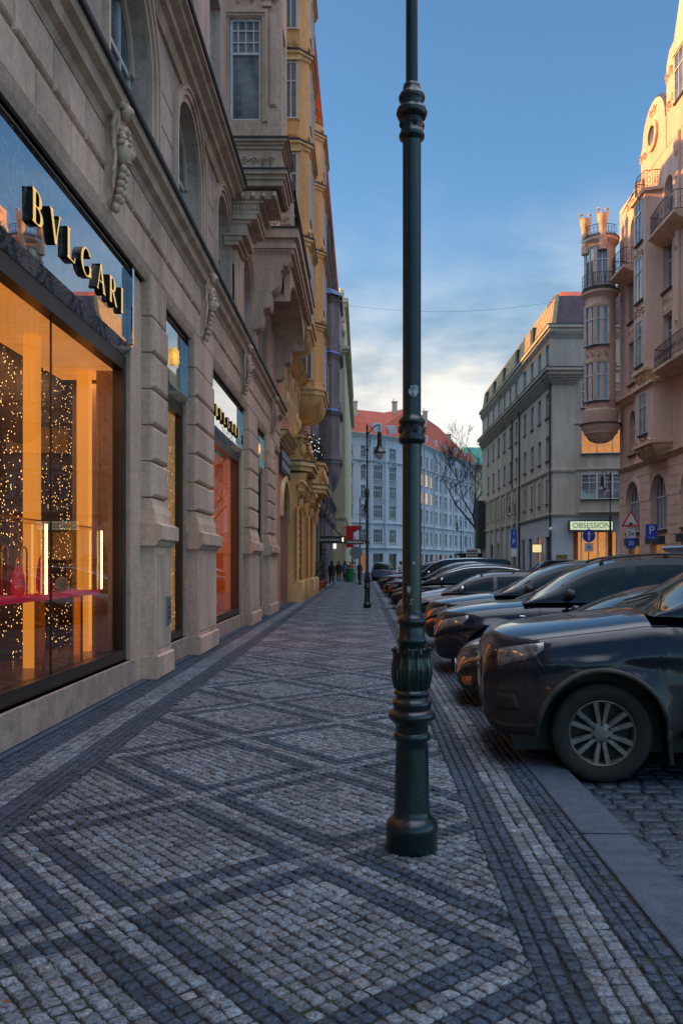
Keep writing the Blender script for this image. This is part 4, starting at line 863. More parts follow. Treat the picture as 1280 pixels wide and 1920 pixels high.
# ================================================================= building F: rose Art Nouveau house with a corner turret
RG_ = 'house fronts along the right side of the street'
XF = 15.9
FF = Fac(XF, 0, 0, 1, -1, 0)                          # faces the street
Fb = thing('turret_house', 'rose stuccoed house with round corner turret, iron balconies and sunlit gables', 'building', (XF, 40, 0), 0, RG_)
YF1 = 51.6
m = MB(FF)
gr = [(47.9, 50.3, 3.4, 6.4, 1.0), (43.6, 46.0, 3.4, 6.4, 1.0), (39.2, 41.6, 3.4, 6.4, 1.0), (34.6, 37.0, 3.4, 6.4, 1.0)]
gb = [(48.0, 49.6, -.1, 2.6), (43.9, 45.9, -.1, 2.6), (39.4, 41.4, -.1, 2.6)]
f1 = [(48.6, 49.8, 8.0, 10.6, 1.0), (38.7, 39.6, 8.2, 10.8, 1.0), (36.2, 37.4, 8.0, 10.6, 1.0)]
fl = [(y, y+1.3, z, z+2.5) for y in (48.6, 42.9, 39.0, 36.0) for z in (12.2, 15.9)]
f4 = [(48.2, 49.6, 19.2, 22.0, 1.0), (42.8, 44.0, 19.4, 21.8, 1.0), (38.8, 40.2, 19.2, 21.6), (36.2, 37.4, 19.2, 21.6)]
ops = gr+gb+f1+fl+f4
rest = [(y, y+1.3, z, z+2.5) for y in (31, 27, 23, 19, 15) for z in (3.6, 8.0, 12.2, 15.9, 19.4)]
m.wall(12, YF1, -.12, 23.4, ops+rest, .35); m.box(12, YF1-.01, -14, -.6, -.1, 23.4)
m.poly([(YF1, 0, -.1), (YF1, -14, -.1), (YF1, -14, 23.4), (YF1, 0, 23.4)])
m.build('wall', ROSE, Fb, norm=False)
for o in ops+rest:
    h = o[3]-o[2]; w_ = o[1]-o[0]; ar = 1 if len(o) > 4 else 0
    if o[2] < 1: continue
    window(FF, (o[0]+o[1])/2, o[2], w_-.02, h-.01, Fb, 'cross' if w_ < 1.5 else 'three', arch=ar, d=-.28)
def arched(m, a, b, z1, e=.2, d=.08): c = (a+b)/2; r = (b-a)/2; m.arch(c, z1-r, r, r+e, 0, d, 14)
# banded ground floor
m = MB(FF)
for k in range(14):
    z = .1+k*.5; zz = z+.47
    segs = [12.0]+[v for o in sorted([o for o in gr+gb if o[2] < zz and o[3] > z], key=lambda o: o[0]) for v in (o[0]-.12, o[1]+.12)]+[YF1]
    for a, b in zip(segs[::2], segs[1::2]):
        if b > a: m.box(a, b, 0, .03, z, zz)
m.build('banded_stucco', ROSE, Fb)
for a, b, *_ in gr[:3]: m = MB(FF); arched(m, a, b, 6.4, .28, .07); m.build('arch_moulding', ROSE, Fb, 40)
for z, p, h, s0, s1 in ((7.35, .22, .25, 12, YF1), (11.5, .35, .4, 12, YF1), (18.75, .2, .25, 12, YF1)):
    m = MB(FF); cornice(m, s0, s1, z, h, p); m.build('cornice', ROSE2, Fb)
for o in fl: m = MB(FF); m.relief(o[0], o[1], o[2]-1.0, o[2]-.25, .02, int(o[0]*o[2]), 3); m.box(o[0]-.05, o[1]+.05, 0, .02, o[2]-1.05, o[2]-.2); m.build('relief_panel', ROSE2, Fb, 50)
for y in (47.3, 41.9, 38.3, 35.3):
    m = MB(FF); m.block(y-.22, y+.22, 11.6, 23.3, 0, .16, .03); m.ell((y, .18, 22.6), (.22, .12, .5), 8, 6); m.build('pilaster', ROSE, Fb)
    for z in (13.4, 17, 20.6): m = MB(FF); m.relief(y-.2, y+.2, z, z+.9, .17, int(z+y), 1); m.build('pilaster_carving', ROSE2, Fb, 50)
# corner turret
tcx, tcy, tr = 14.65, 51.4, .9
m = MB(); m.lathe([(.05, 9.0), (.4, 9.03), (.72, 9.2), (.88, 9.5), (1.0, 9.55), (1.02, 9.7), (1.15, 9.9), (1.15, 10.1), (1.02, 10.2), (1.12, 10.75), (1.12, 10.95), (tr, 11.05), (tr, 17.9), (1.12, 18.1), (1.12, 18.25), (tr, 18.35), (tr*.97, 21.0), (1.1, 21.3), (1.1, 21.5), (.2, 21.55)], tcx, tcy, 40); m.build('turret', ROSE, Fb, 35)
for r, z, h in ((1.25, 10.1, .06), (1.16, 18.26, .05), (1.14, 21.5, .05)): m = MB(); m.lathe([(.9, z), (r, z), (r, z+h), (.9, z+h)], tcx, tcy, 40); m.build('flashing', FLASH, Fb, 35)
for ang in (-150, -100):
    a = radians(ang); TN = Fac(tcx+tr*cos(a)*.985, tcy+tr*sin(a)*.985, -sin(a), cos(a), cos(a), sin(a))
    for z in (11.5, 14.9, 18.5):
        window(TN, 0, z, .72, 2.35, Fb, 'cross', d=.0, sill=True)
        m = MB(TN); m.box(-.46, -.36, -.1, .05, z, z+2.4); m.box(.36, .46, -.1, .05, z, z+2.4); m.box(-.46, .46, -.1, .07, z+2.36, z+2.5); m.relief(-.4, .4, z-.85, z-.15, .05, int(z), 2); m.build('window_surround', ROSE2, Fb, 50)
def iron_rail(pts, z0, h, parent, nb=.13):
    m = MB(); P = [Vector((*p, 0)) for p in pts]
    for zz in (z0+.08, z0+h): m.tube([(p.x, p.y, zz) for p in P], .022, 6)
    for a, b in zip(P[:-1], P[1:]):
        n = max(1, int((b-a).length/nb))
        for k in range(n):
            p = a+(b-a)*(k/n); m.tube([(p.x, p.y, z0+.08), (p.x, p.y, z0+h)], .011, 4)
        for k in range(max(1, n//3)):
            p = a+(b-a)*((k+.5)/max(1, n//3)); d = (b-a).normalized()
            m.tube([(p.x+d.x*.13*cos(q), p.y+d.y*.13*cos(q), z0+h*.5+.16*sin(q)) for q in [i*.7 for i in range(10)]], .012, 4)
    return m.build('railing', IRON, parent)
iron_rail([(tcx+1.1*cos(radians(a)), tcy+1.1*sin(radians(a))) for a in range(-200, -40, 12)], 18.3, .95, Fb)
iron_rail([(tcx+1.06*cos(radians(a)), tcy+1.06*sin(radians(a))) for a in range(-200, -40, 12)], 21.55, .6, Fb)
for a in (185, 262):
    m = MB(); x, y = tcx+.95*cos(radians(a)), tcy+.95*sin(radians(a))
    m.lathe([(.26, 20.6), (.24, 21.6), (.25, 22.2), (.34, 22.5), (.34, 22.75), (.1, 22.7)], x, y, 10)
    for sg in (-1, 1): m.tube([(x+sg*.22, y, 22.7), (x+sg*.34, y, 22.9), (x+sg*.3, y, 23.1), (x+sg*.16, y, 23.05)], .07, 6)
    m.build('horned_pier', ROSE2, Fb, 50)
# oriel, long balcony, oval medallion
def oriel(y0, y1, D, z0, z1, fz, parent, M=ROSE, mh=2.4):
    pl = [(y0-.35, 0), (y0, D), (y1, D), (y1+.35, 0)]; G_ = lambda q, e=0: [(y0-.35+(1-q)*.6-e, 0), (y0+(1-q)*.6-e, D*q+e), (y1-(1-q)*.6+e, D*q+e), (y1+.35-(1-q)*.6+e, 0)]
    m = MB(FF); m.prismz(pl, z0, z1); m.build('oriel', M, parent)
    m = MB(FF); R_ = [[m.V((s, d, z)) for s, d in G_(q)] for q, z in ((1, z0), (.95, z0-.3), (.7, z0-.6), (.3, z0-.85))]; m.bridge(R_); m.f.append(R_[-1])
    m.prismz(G_(1, .12), z0-.06, z0+.12); m.build('corbel', ROSE2, parent); m = MB(FF); m.prismz(G_(1, .15), z1-.12, z1+.04); m.build('oriel_moulding', ROSE2, parent)
    for z in fz:
        window(FF.off(D), (y0+y1)/2, z, min(1.25, (y1-y0)*.6), mh, parent, 'cross', d=.02)
    m = MB(FF)
    for z in fz: m.relief(y0+.1, y1-.1, z-1.0, z-.2, D+.02, int(z*3), 3)
    m.build('oriel_carving', ROSE2, parent, 50)
oriel(43.2, 46.0, .9, 7.9, 11.1, [8.5], Fb, mh=2.2)
oriel(44.6, 46.5, .8, 12.0, 21.6, [12.4, 15.9, 19.1], Fb)
for s0, s1, z, D in ((36.3, 43.0, 11.5, 1.0), (47.7, 50.2, 18.7, 1.0), (44.6, 46.5, 21.65, .85), (40.5, 44.2, 18.8, .8)):
    m = MB(FF); m.prism([(0, z-.5), (D*.6, z-.3), (D, z-.1), (D, z+.05), (0, z+.05)], s0, s1); m.build('balcony_slab', ROSE2, Fb)
    iron_rail([FF(s0, 0, 0)[:2], FF(s0+.15, D-.08, 0)[:2], FF((s0+s1)/2, D+.05, 0)[:2], FF(s1-.15, D-.08, 0)[:2], FF(s1, 0, 0)[:2]], z+.05, 1.0, Fb)
m = MB(FF); m.ell((46.98, .12, 15.2), (.36, .06, .62), 18, 10); md = m.build('medallion', mat('white_medallion', (.6, .58, .52), .6, .1, 6), Fb, True)
m = MB(FF); m.tube([(46.82, .2, 14.95), (46.98, .2, 15.55), (47.14, .2, 14.95)], .03, 5); m.tube([(46.88, .2, 15.15), (47.08, .2, 15.15)], .025, 5); m.build('letter', FLASH, md)
# gables and roof
m = MB(FF)
def gable(pts, M=ROSE, t=.5):
    m = MB(FF); a_ = [m.V((s, .02, z)) for s, z in pts]; b_ = [m.V((s, -t, z)) for s, z in pts]; m.bridge([a_, b_]); m.f.append(a_); m.f.append(b_[::-1]); m.build('gable', M, Fb)
    c = MB(FF)
    for (s0, z0), (s1, z1) in zip(pts[1:-1], pts[2:-1]): c.tube([(s0, -.2, z0), (s1, -.2, z1)], .2, 6)
    c.build('gable_coping', FLASH, Fb)
gable([(48.1, 23.39), (48.1, 23.6), (51.3, 23.0), (51.3, 22.6), (51.5, 22.5), (51.5, 23.39)])
c0 = 45.6
gable([(47.6, 23.39), (47.6, 25.0)]+[(c0+1.75*cos(pi*k/10), 25.2+1.7*sin(pi*k/10)) for k in range(11)]+[(43.7, 25.0), (43.7, 23.39)])
gable([(43.6, 23.39), (43.6, 27.6), (43.2, 28.2), (42.6, 28.3), (41.0, 31.5), (39.4, 33.2), (37.8, 31.5), (36.2, 28.3), (35.6, 28.2), (35.2, 27.6), (35.2, 23.39)])
for s, z, r in ((45.6, 25.0, .7), ): 
    m = MB(FF); m.arch(s, z, r*.75, r*1.15, 0, .16, 20, 0, 2*pi); m.build('arch_moulding', ROSE2, Fb, 40); m = MB(FF); m.ell((s, .03, z), (r*.75, .03, r*.75), 18, 8); m.build('round_window', PANE, Fb, True)
for a, b, z0, z1 in ((41.2, 42.4, 25.0, 27.4), (38.6, 40.2, 25, 28), (36.4, 37.6, 25, 27.4)):
    m = MB(FF); m.box(a-.15, a, 0, .08, z0, z1); m.box(b, b+.15, 0, .08, z0, z1); m.box(a-.2, b+.2, 0, .12, z1, z1+.15); m.build('window_surround', ROSE2, Fb)
    window(FF, (a+b)/2, z0, b-a, z1-z0, Fb, 'cross', d=.03)
for s, z in ((39.4, 30), (42.9, 25.4), (43.2, 27), (45.6, 26.3), (49.5, 22.9), (47.2, 24.5)): m = MB(FF); m.relief(s-.6, s+.6, z-.5, z+.5, .05, int(s*3), 2); m.build('gable_carving', ROSE2, Fb, 50)
m = MB(FF); m.prism([(-.4, 23.35), (-6, 28.5), (-6, 23.35)], 12, YF1-.3); m.build('roof', SLATE, Fb)
for y, z0 in ((48.4, 23.2),): m = MB(FF); m.tube([(y, -1.0, z0), (y, -1.0, z0+4.8)], .05, 6, .025); m.ell((y, -1.0, z0+4.3), .09, 6, 4); m.build('roof_mast', IRON, Fb)
for a, b, *_ in gb:                                   # small lit shop openings
    m = MB(FF); m.box(a-.1, b+.1, -.05, .35, 2.65, 3.05); m.build('awning_box', FLASH, Fb)
    m = MB(FF); m.box(a, b, -.3, -.26, -.1, 2.6); m.build('lit_shop_window', mat('shop_glow', (.4, .25, .12), .4, .5, 1.5, emit=(1, .45, .15), es=.12, col2=(.05, .03, .02)), Fb)

# ================================================================= building E: tan office building along the street beyond
XE, YE0, YE1 = 15.9, 70.0, 111.0
E = thing('tan_corner_building', 'tan rendered office building with ribbed mansard in sunlit gold and a lit shop on its corner', 'building', (XE, 85, 0), 0, RG_)
FE = Fac(XE, 0, 0, 1, -1, 0)
FE2 = Fac(XE, YE0, 1, 0, 0, -1)
wc = [71.9, 75.0, 78.3, 81.8]+[86.4, 89.9, 93.6, 97.4, 101.4, 105.6]
rows = [(6.7, 8.8), (10.4, 12.5), (14.1, 16.2), (18.6, 20.4)]
ops = [(c-.6, c+.6, a, b) for c in wc for a, b in rows]
gso = [(71.2, 72.7, .5, 3.9), (74.6, 76.2, .0, 3.9), (78.6, 80, 0, 3.9), (82, 83.4, 0, 3.9), (87, 88.4, 0, 3.9), (92, 93.4, 0, 3.9), (97, 98.6, 0, 3.9), (102, 103.6, 0, 3.9)]
m = MB(FE); m.wall(YE0, YE1, 5.6, 21.4, ops, .3); m.T = FE2
opn = [(4.0, 5.3, 18.4, 20.7)]
m.wall(0, 16, 5.6, 21.4, opn, .3); m.T = None; m.box(XE+.5, XE+15, YE0+.5, YE1, -.1, 21.4); m.T = FE; m.poly([(YE1, 0, 0), (YE1, -15, 0), (YE1, -15, 21.4), (YE1, 0, 21.4)]); m.build('wall', TAN, E, norm=False)
m = MB(FE); m.wall(YE0, YE1, -.1, 5.6, gso, .3); m.T = FE2; m.wall(0, 16, -.1, 5.6, [(1.75, 5.4, .3, 4.2)], .3); m.build('ground_floor_wall', LGREY, E, norm=False)
for o in ops: window(FE, (o[0]+o[1])/2, o[2], 1.18, o[3]-o[2], E, 'cross', d=-.2)
window(FE2, 4.65, 18.4, 1.28, 2.3, E, 'cross', d=-.1)
OR_ = mat('orange_lit_interior', (.5, .2, .05), .4, .5, 1.3, emit=(1, .34, .06), es=.35, col2=(.2, .05, .02))
for o in gso: window(FE, (o[0]+o[1])/2, o[2], o[1]-o[0]-.02, o[3]-o[2], E, 'three', d=-.2, pm=OR_ if 74 < o[0] < 76 else PANE, fm=DARKW, sill=False)
def ledge(z, h, p, M, nm='cornice'):
    m = MB(); m.box(XE-p, XE+16, YE0-p, YE1+.2, z-h*.5, z); m.box(XE-p*.6, XE+16, YE0-p*.6, YE1, z-h, z-h*.5); m.build(nm, M, E)
ledge(21.6, .5, .42, TANB); ledge(17.95, .45, .65, TANB); ledge(9.5, .25, .14, TANB); ledge(5.8, .25, .18, TANB)
for z, p in ((21.63, .46), (17.98, .7)): m = MB(); m.box(XE-p, XE+16, YE0-p, YE1+.2, z-.028, z+.03); m.build('flashing', FLASH, E)
m = MB()
for z0, n in ((17.25, 7), (20.6, 6)):
    for k in range(n): z = z0+.15-.12*k if z0 < 20 else z0-.1+.1*k; p = .06+.07*(n-k) if z0 < 20 else .06+.05*k; m.box(XE-p, XE+16, YE0-p, YE1, z, z+.07)
m.build('ribbed_frieze', TAN, E)
m = MB(FE)                                            # ribbed mansard
m.prism([(.05, 21.64), (-.32, 24.2), (-.6, 24.2), (-.3, 21.64)], YE0+.02, YE1); k = YE0+.1
while k < YE1: m.prism([(.10, 21.65), (-.27, 24.22), (-.32, 24.2), (.05, 21.64)], k, k+.09); k += .75
m.build('mansard', SUNGOLDR, E)
m = MB(FE2); m.prism([(.0, 21.64), (-.5, 24.25), (-3, 24.25), (-3, 21.64)], .28, 16); m.build('corner_roof', SLATE, E)
m = MB(FE2); m.prism([(-.7, 24.31), (-3, 25.4), (-9, 25.4), (-9, 24.31)], 1.4, 16); m.build('roof', REDT, E)
window(FE2, 4.7, 22.3, 1.1, 1.5, E, 'cross', d=-.1)
for c in (78, 86, 94, 101, 107): m = MB(FE); m.box(c-.6, c+.6, -.5, .12, 22.1, 23.5); m.build('dormer', FLASH, E)
# curved window bands on the side street front
m = MB()
def arcpts(r=3.4, n=10, e=0): return [(18.1+(k/n)*5.2, YE0-.95*sin(pi*(.08+.5*k/n))-e) for k in range(n+1)]
P = arcpts(); pl = [(P[0][0]-.5, YE0+.1)]+P+[(P[-1][0], YE0+.4)]
m.prismz(pl, 5.9, 17.3); m.build('curved_bay', TAN, E)
for z, nm in ((5.95, 'cornice'), (9.55, 'cornice'), (13.4, 'cornice')):
    m = MB(); q = [(P[0][0]-.6, YE0+.1)]+arcpts(e=.12)+[(P[-1][0]+.1, YE0+.4)]; m.prismz(q, z-.12, z); m.build(nm, TANB, E)
ORW = mat('lit_room_pane', (.5, .2, .06), .3, .4, .7, emit=(1, .36, .07), es=.26, col2=(.3, .1, .03))
for z, pm in ((6.95, PANE), (10.75, ORW), (14.6, PANE)):
    for k in range(4):
        i0 = k*2.5; a = Vector((18.2+k*1.15, 0)); 
        f = lambda t: Vector((18.1+t*5.2, YE0-.95*sin(pi*(.08+.5*t))-.03))
        t0, t1 = .03+k*.235, .03+(k+1)*.235; p0, p1 = f(t0), f(t1); d = (p1-p0).normalized(); mid = (p0+p1)/2
        TN = Fac(mid.x, mid.y, d.x, d.y, d.y, -d.x)
        window(TN, 0, z, (p1-p0).length, 2.1, E, 'grid', d=.02, pm=pm, sill=True)
# projecting dark glass box and drainpipes
m = MB(FE); m.box(108.0, 110.8, 0, .95, 3.5, 9.7); dbx = m.build('glazed_box_bay', FLASH, E)
m = MB(FE)
for k in range(5): m.box(108.1+k*.65, 108.16+k*.65, 0.95, .98, 3.6, 9.6)
m.build('glazing_bars', DARKW, dbx)
for s in (70.25, 84.1, 88.2): m = MB(FE); m.tube([(s, .14, 0), (s, .14, 17)], .08, 6); m.build('drainpipe', FLASH, E)
m = MB(FE)
for c in wc[:4]: m.box(c-1.15, c-.85, 0, .12, 5.9, 9.2)
m.box(83.2, 83.5, 0, .12, 5.9, 9.2); m.build('pilaster_strips', TANB, E)
for c in [84.8, 88, 91.7, 95.5, 99.4, 103.5]: m = MB(FE); m.box(c-.35, c+.35, 0, .25, .2, 9.2); m.build('pilaster', TANB, E)
m = MB(FE2); m.box(.8, .86, 0, .06, .8, 3.3) if 0 else None
m.box(.35, 1.25, .01, .05, 1.5, 2.3); m.build('brass_plate', mat('aged_brass', (.25, .19, .06), .4, .2, 5, metal=.5), E)
# lit shop with its name board
m = MB(FE2); m.box(1.75, 5.4, -.32, -.3, .3, 4.2); sw = m.build('shop_window', mat('warm_shop', (.5, .3, .12), .5, .6, 1.2, emit=(1, .36, .08), es=.28, col2=(.12, .04, .02)), E)
for s in (2.5, 3.9, 4.6): m = MB(FE2); m.box(s-.05, s+.05, -.3, -.2, .3, 4.2); m.build('mullion', WHITEW, sw)
for s in (2.0, 4.9): m = MB(FE2); m.box(s-.18, s+.22, -.29, -.24, .3, 4.2); m.build('curtain', mat('rust_curtain', (.4, .1, .03), .7, .2, 4), sw)
osn = thing('illuminated_sign', 'pale green illuminated name board over the lit corner shop', 'sign', (18.5, YE0-.1, 4))
m = MB(FE2); m.box(1.3, 5.0, .12, .5, 4.3, 5.17); m.build('case', FLASH, osn)
m = MB(FE2); m.box(1.38, 4.92, .5, .52, 4.38, 5.09); m.build('lit_face', mat('sign_glow', (.7, .75, .5), .5, 0, emit=(.82, .9, .55), es=.25), osn)
def text(s, size, loc, rot, m, parent, ext=.004, name='lettering'):
    c = bpy.data.curves.new(name, 'FONT'); c.body = s; c.size = size; c.extrude = ext; c.align_x = 'CENTER'; c.align_y = 'CENTER'; c.materials.append(m)
    o = bpy.data.objects.new(name, c); C.objects.link(o); o.location = loc; o.rotation_euler = rot
    bpy.context.view_layer.update(); me = bpy.data.meshes.new_from_object(o.evaluated_get(bpy.context.evaluated_depsgraph_get())); mw = o.matrix_basis.copy(); bpy.data.objects.remove(o)
    o = bpy.data.objects.new(name, me); C.objects.link(o); o.matrix_basis = mw
    if parent: o.parent = parent; o.matrix_parent_inverse = parent.matrix_basis.inverted()
    return o
SGRN = mat('sign_olive', (.22, .27, .10), .6, 0)
t = text('OBSESSION', .62, (XE+3.15, YE0-.535, 4.73), (pi/2, 0, 0), SGRN, osn)
s2 = thing('box_sign', 'small glowing yellow box sign on the tan building wall', 'sign', FE(73.6, .3, 3))
m = MB(FE); m.box(73.55, 73.75, .1, 1.0, 2.5, 3.3); m.build('case', FLASH, s2); m = MB(FE); m.box(73.53, 73.548, .16, .94, 2.56, 3.24); m.build('lit_face', mat('yellow_glow', (.9, .7, .3), .5, 0, emit=(1, .8, .4), es=.4), s2)
cc = thing('security_camera', 'white security camera on the tan building corner', 'camera', (XE, YE0, 4.5))
m = MB(); m.ell((XE-.2, YE0-.25, 4.45), .16, 8, 6); m.tube([(XE-.2, YE0-.25, 4.5), (XE+.1, YE0+.05, 4.75)], .03, 5); m.build('camera_dome', WHITEW, cc)

# ================================================================= far grey apartment house with red roof
H = thing('red_roofed_house', 'long pale grey apartment house with red tiled roof closing the end of the street', 'building', (8, 160, 0))
pts = [Vector((-9, 139)), Vector((4.0, 148.5)), Vector((9.5, 155.0)), Vector((16.5, 172.5)), Vector((25, 190.0))]
rowsH = [(5.2, 7.6), (9.6, 11.9), (13.0, 15.3), (16.4, 18.9), (20.2, 22.2)]
seg = list(zip(pts[:-1], pts[1:]))
LITS = {(2, 2, 1), (2, 2, 2), (2, 3, 1), (2, 3, 2), (2, 2, 3), (2, 3, 3)}
wallm = MB(); 
for si, (a, b) in enumerate(seg):
    d = (b-a); Ls = d.length; d.normalize(); n = Vector((d.y, -d.x)); F = Fac(a.x, a.y, d.x, d.y, n.x, n.y)
    k = max(2, int(Ls/3.1)); xs = [(i+.5)*Ls/k for i in range(k)]
    W_ = [(2.0 if i % 2 == 0 else 1.05) for i in range(k)]
    ops = [(x-w_/2, x+w_/2, z0, z1) for x, w_ in zip(xs, W_) for z0, z1 in rowsH]
    m = MB(F); m.wall(0, Ls, -.1, 24.2, ops+[(x-1.1, x+1.1, .2, 3.3) for x in xs[::1]], .3); m.box(.0, Ls, -11, -.4, -.1, 24.2); m.build('wall', BLUEG, H, norm=False)
    for i, (x, w_) in enumerate(zip(xs, W_)):
        for r_, (z0, z1) in enumerate(rowsH):
            lit = (si, r_, i) in LITS
            window(F, x, z0, w_, z1-z0, H, 'three' if w_ > 1 else 'cross', arch=(.45 if r_ == 3 and w_ > 1 else 0), d=-.15, pm=PANEL_ if lit else PANEH, sillm=BLUEG2)
        m = MB(F); m.box(x-1.1, x+1.1, -.32, -.3, .2, 3.3); m.build('shopfront', mat('dark_shopfront', (.03, .025, .025), .3, .5, 1, col2=(.01, .01, .01)) if (i+si) % 3 else mat('warm_shopfront', (.3, .1, .04), .5, .6, 1.5, emit=(1, .4, .15), es=.08, col2=(.02, .01, .01)), H)
    for x, w_ in zip(xs, W_):
        for (z0, z1), (y0, _) in zip(rowsH[1:4], rowsH[2:5]):
            if w_ > 1.2 and si < 2: m = MB(F); m.box(x-w_/2, x+w_/2, 0, .04, z1+.2, y0-.25); m.build('plaster_panel', BLUEG2, H)
    m = MB(F)
    for z, p, h in ((24.3, .7, .7), (19.7, .3, .3), (8.7, .3, .3), (4.3, .35, .3)): cornice(m, -.1, Ls+.1, z, h, p)
    for x, w_ in zip(xs, W_):
        if w_ > 1: m.arch(x, 18.5, w_*.5, w_*.5+.25, 0, .15, 10, .2, pi-.2)
    for i in range(0, k+1, 2): m.box(i*Ls/k-.2, i*Ls/k+.2, 0, .2, 4.3, 23.6)
    m.build('cornices_and_pilasters', BLUEG, H)
    tops = [29.6, 29.9, 32, 31, 27]; z0_, z1_ = tops[si], tops[si+1]; e = n*.6
    m = MB(); q = [m.V((p.x+o_.x, p.y+o_.y, z)) for p, o_, z in ((a, e, 24.28), (b, e, 24.28), (b, Vector((0, 2.4)), 26.8), (a, Vector((0, 2.4)), 26.8), (b, Vector((0, 8)), z1_), (a, Vector((0, 8)), z0_), (b, Vector((0, 16)), 24.2), (a, Vector((0, 16)), 24.2))]
    m.f += [[q[0], q[1], q[2], q[3]], [q[3], q[2], q[4], q[5]], [q[5], q[4], q[6], q[7]], [q[0], q[3], q[5], q[7]], [q[1], q[2], q[4], q[6]]]
    m.build('roof', REDT, H)
    for x in xs[::2]:
        m = MB(F); m.box(x-.75, x+.75, -1.6, .1, 24.5, 26.4); m.build('dormer', BLUEG, H); window(F.off(.12), x, 24.7, 1.2, 1.5, H, 'three', d=.0, sill=False)
for x, y, z in ((-1.5, 149.5, 28.6), (6, 158, 30.2), (12.5, 168, 30.2), (19, 185, 28.2)):
    m = MB(); m.box(x-.5, x+.5, y-.4, y+.4, z-1.2, z+1.9); m.box(x-.6, x+.6, y-.5, y+.5, z+1.9, z+2.05); m.tube([(x-.2, y, z+2), (x-.2, y, z+2.6)], .12, 6); m.build('chimney', TANB, H)
m = MB(); m.tube([(-2.4, 147, 29), (-2.4, 147, 31.6)], .05, 5); m.tube([(-2.9, 147, 31.1), (-1.9, 147, 31.1)], .03, 4); m.build('aerial', IRON, H)
# beige house with green copper roof beyond
I = thing('green_roofed_house', 'beige house with green copper roof behind the bare tree', 'building', (30, 210, 0))
FI = Fac(24.0, 196, 1, 0, 0, -1); ops = [(x, x+1.2, z, z+2.2) for x in (1.0, 3.6, 6.2, 8.8) for z in (5.5, 9.6, 13.6, 17.6, 21.6)]
m = MB(FI); m.wall(0, 12, 0, 25, ops, .3); m.box(0, 12, -12, -.4, 0, 25); m.build('wall', PALE, I, norm=False)
for o in ops: window(FI, o[0]+.6, o[2], 1.2, 2.2, I, 'three', d=-.15)
m = MB(FI); [m.box(-.2, 12.2, 0, .5, z-.4, z) for z in (25, 16.8, 8.8)]; m.build('cornices', PALE, I)
m = MB(FI); m.prism([(.4, 25.05), (-1.5, 29), (-8, 30), (-8, 25.05)], -.2, 12.2); m.build('roof', COPPER, I)
# ================================================================= cars
def hermite(pts):
    xs = [p[0] for p in pts]; ys = [p[1] for p in pts]; n = len(xs)
    d = [(ys[i+1]-ys[i])/(xs[i+1]-xs[i]) for i in range(n-1)]
    mm = [d[0]]+[0 if d[i-1]*d[i] <= 0 else 2*d[i-1]*d[i]/(d[i-1]+d[i]) for i in range(1, n-1)]+[d[-1]]
    def f(x):
        if x <= xs[0]: return ys[0]
        if x >= xs[-1]: return ys[-1]
        i = max(k for k in range(n-1) if xs[k] <= x); h = xs[i+1]-xs[i]; t = (x-xs[i])/h
        return (2*t**3-3*t*t+1)*ys[i]+(t**3-2*t*t+t)*h*mm[i]+(-2*t**3+3*t*t)*ys[i+1]+(t**3-t*t)*h*mm[i+1]
    return f
TYRE = mat('tyre_rubber', (.014, .0135, .013), .85, .3, 14, .4, 90, col2=(.028, .025, .022))
ALLOY = mat('alloy_wheel', (.30, .29, .28), .35, .2, 12, metal=.75)
ALLOYD = mat('dusty_alloy_wheel', (.24, .22, .20), .42, .3, 16, metal=.4)
PLAST = mat('black_car_plastic', (.018, .018, .019), .55, .2, 12)
CGLASS = mat('car_glass', (.008, .013, .014), .03, .5, 1.3, spec=.5, col2=(.03, .042, .042), ior=1.45)
LENS = mat('clear_headlight_lens', (.30, .29, .28), .08, .45, 9, spec=.8, coat=1, col2=(.05, .045, .045), metal=.3)
ORLENS = mat('amber_lens', (.7, .16, .03), .15, .3, 12, coat=1)
TAILL = mat('red_tail_lens', (.5, .01, .01), .15, .2, 12, coat=1)
CHROME = mat('bright_trim', (.6, .6, .62), .15, .05, 8, metal=1)
PLATE = mat('licence_plate', (.6, .6, .58), .5, .05, 8)
